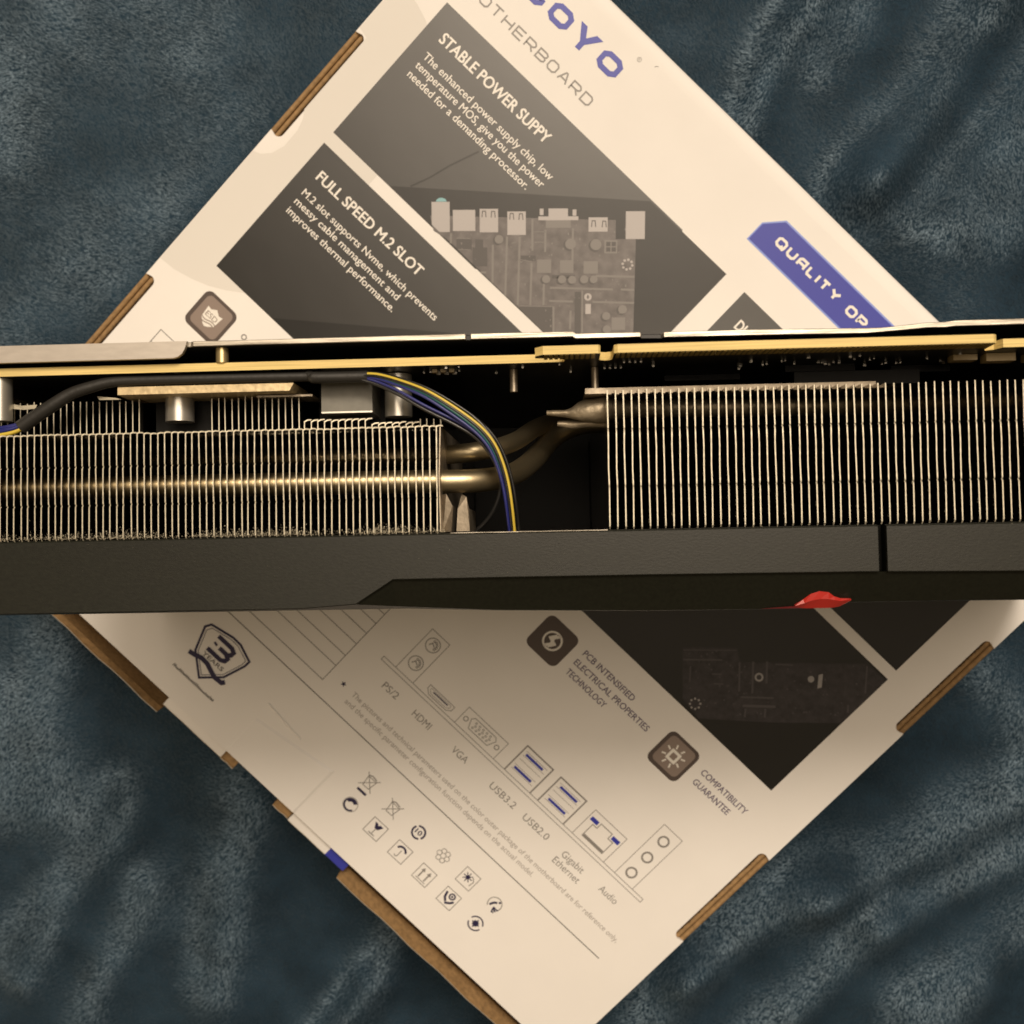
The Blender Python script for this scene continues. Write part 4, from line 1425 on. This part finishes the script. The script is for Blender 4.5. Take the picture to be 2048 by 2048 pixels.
top_ = [(54.6, -34.25), (56.2, -33.2), (57.6, -32.1), (59.2, -31.6), (61.0, -31.85), (62.2, -32.7), (63.4, -33.1), (65.4, -33.2)]
mid_ = [(54.6, -34.45), (56.4, -33.9), (57.8, -33.4), (59.4, -33.1), (61.0, -33.15), (62.2, -33.4), (63.4, -33.6), (65.4, -33.45)]
bot_ = [(48.0, -34.95), (56.2, -34.95), (57.6, -35.0), (59.2, -35.0), (61.0, -35.0), (62.2, -34.95), (63.4, -34.75), (65.4, -33.7)]
skin(b_, [[on_facet(*b, -0.9), on_facet(*b, 0.05), on_facet(*m, 0.75), on_facet(*t, 0.12), on_facet(t[0], t[1] + 0.1, -0.6)] for t, m, b in zip(top_, mid_, bot_)], 0, False)
b_.build('red_accent', [M['red']], shroud)

# cable ---------------------------------------------------------------------------------
b_ = MB()
b_.tube([(-98.6, 4.1, -1.5), (-95.4, 6.2, -1.4), (-92.0, 8.3, -1.3), (-88.5, 10.4, -1.4), (-85.0, 11.6, -1.5), (-80, 12.75, -1.7), (-74, 12.95, -1.8), (-60, 12.95, -1.8), (-39.5, 12.85, -1.8)], [1.45, 1.4, 1.35, 1.25, 1.2, 1.08, 1.02, 1.0, 1.0], 16)
b_.build('cable_sleeve', [M['sleeve']], gc)
b_ = MB()
b_.tube([(-40.2, 13.05, -2.0), (-39.6, 12.75, -1.6), (-38.9, 12.55, -1.5), (-33, 12.5, -1.5), (-28.4, 12.5, -1.5)], [1.25, 1.1, 1.18, 1.15, 1.2], 16)
b_.build('cable_sleeve', [M['sleeve']], gc)

main = [(-29.5, 12.6, -1.4), (-26.5, 12.3, -0.9), (-22.5, 11.0, 0.0), (-16.9, 8.6, 1.0), (-11.7, 5.3, 1.4), (-6.8, 1.6, 1.4), (-4.0, -1.6, 1.3), (-2.3, -5.2, 1.1), (-1.1, -9.6, 0.8), (-0.4, -14.5, 0.2), (0.0, -19.6, -2.0), (0.0, -21.0, -4.5)]
low = [(-29.5, 11.9, -1.2), (-26.5, 10.9, -0.9), (-22.3, 8.8, -0.2), (-17.0, 5.6, 0.4), (-11.0, 2.4, 0.6), (-7.0, -0.2, 0.5), (-4.4, -3.3, 0.2), (-2.6, -6.9, 0.0), (-2.3, -10.4, -0.6), (-4.2, -15.2, -1.5), (-7.7, -18.9, -3.0), (-8.6, -20.2, -5.0)]


def wire(m, base, off0, off1, off2, r=0.31, name='wire'):
    """off0 at the sleeve, off1 mid-run, off2 at the far end; offsets across the bundle and in depth"""
    nn = len(base)
    pts = []
    for i, p in enumerate(base):
        d = Vector(base[min(i + 1, nn - 1)]) - Vector(base[max(i - 1, 0)])
        pr = Vector((-d.y, d.x, 0)).normalized()
        t = i / (nn - 1)
        a = np.interp(t, [0, 0.4, 1], [off0[0], off1[0], off2[0]])
        b = np.interp(t, [0, 0.4, 1], [off0[1], off1[1], off2[1]])
        pts.append((p[0] + pr.x * a, p[1] + pr.y * a, p[2] + b))
    q = MB()
    q.tube(pts, r, 10)
    return q.build(name, [m], gc)


wire(M['wire_black'], main, (0.5, 0.2), (1.25, -0.2), (0.9, -0.6))
wire(M['wire_yellow'], main, (0.3, 0.5), (0.55, 0.25), (0.0, 0.35), 0.34)
wire(M['wire_green'], main, (0.0, 0.6), (-0.25, 0.3), (-0.9, -0.9))
wire(M['wire_blue'], main, (-0.3, 0.5), (-0.95, 0.1), (-0.8, 0.1), 0.33)
wire(M['wire_blue'], main, (0.1, -0.4), (0.1, -0.6), (-0.5, -0.8), 0.33)
low2 = low[:6] + [(-4.6, -2.4, 1.0), (-2.9, -5.8, 0.8), (-1.9, -9.8, 0.5), (-1.2, -14.6, 0.0), (-0.8, -19.6, -2.2), (-0.8, -21.0, -4.6)]
wire(M['wire_blue'], low2, (0.3, 0.3), (0.6, 0.1), (0.2, 0.0))
wire(M['wire_black'], main, (-0.1, 0.75), (0.16, 0.62), (-0.4, 0.5), 0.27)
wire(M['wire_black'], low, (-0.2, 0.2), (-0.2, -0.3), (-0.1, -0.3), 0.36)
extra = [(-19.5, 10.2, -2.6), (-15, 8.2, -1.6), (-10.6, 5.0, 0.4), (-7.2, 2.7, 0.9), (-4.6, -0.4, 1.0), (-2.8, -3.8, 0.9), (-1.6, -8.0, 0.6), (-0.9, -13.0, -0.2), (-0.5, -19.4, -2.2)]
wire(M['wire_black'], extra, (0.4, 0), (0.55, 0.3), (0.4, 0), 0.4)
# loose ends at the far left
for i, (m, dy, dz) in enumerate(((M['wire_blue'], 0.5, 0.0), (M['wire_blue'], -0.1, 0.5), (M['wire_blue'], 0.0, -0.5), (M['wire_yellow'], -0.75, 0.3), (M['wire_black'], -0.6, -0.4))):
    q = MB()
    q.tube([(-97.2, 4.9 + dy * 0.6, -1.3 + dz), (-99.0, 4.0 + dy, -1.0 + dz), (-101.5, 3.4 + dy * 1.1, -0.8 + dz), (-105, 3.2 + dy * 1.2, -1.2 + dz), (-110, 3.6 + dy, -3.5 + dz)], 0.46, 10)
    q.build('wire', [m], gc)

# dust caught along the foot of the fins -----------------------------------------------------
dv, df = [], []


def fluff(x, y, z, s):
    n0 = len(dv)
    for k in range(4):
        v = rng.normal(0, 1, 3)
        v = v / np.linalg.norm(v) * s * rng.uniform(0.5, 1.2)
        dv.append((x + v[0], y + v[1], z + v[2]))
    df.extend([(n0, n0 + 1, n0 + 2), (n0, n0 + 2, n0 + 3), (n0, n0 + 3, n0 + 1), (n0 + 1, n0 + 3, n0 + 2)])


for k in range(6500):
    x = rng.uniform(-113, -13.5)
    dens = 0.55 + 0.45 * math.sin(x * 0.31) * math.sin(x * 0.083 + 1.0)
    if rng.uniform() > dens:
        continue
    hgt = abs(rng.normal(0, 0.42 + 0.35 * dens))
    fluff(x, -18.75 + hgt, -0.05 + rng.normal(0, 0.18), rng.uniform(0.06, 0.19))
fx = [-14.85 - pit * i for i in range(70)]
for k in range(260):
    c0 = fx[rng.integers(0, 62)]
    fluff(c0 + rng.normal(0, 0.12), rng.uniform(-18.5, 1.5), rng.uniform(-0.2, 0.05), rng.uniform(0.04, 0.10))
for k in range(70):
    c0 = 18.75 + 1.531 * rng.integers(4, 54)
    yb = -18.5 + abs(rng.normal(0, 4.0))
    for j in range(7):
        fluff(c0 + rng.normal(-0.08, 0.10), yb + rng.normal(0, 0.5), rng.uniform(-0.25, 0.06), rng.uniform(0.06, 0.16))
for k in range(60):
    fluff(rng.uniform(-105, 110), rng.uniform(-27.5, -19.6), 0.03, rng.uniform(0.03, 0.08))
for k in range(300):
    c0 = 18.75 + 1.531 * rng.integers(0, 70)
    fluff(c0 + rng.normal(0, 0.08), rng.uniform(-18.5, 8), rng.uniform(-0.15, 0.04), rng.uniform(0.04, 0.09))
q = MB()
q.v = [tuple(float(c) for c in p) for p in dv]
q.f = [list(map(int, f)) for f in df]
q.mi = [0] * len(df)
q.sm = [False] * len(df)
q.build('dust', [M['dust']], gc, kind='stuff')
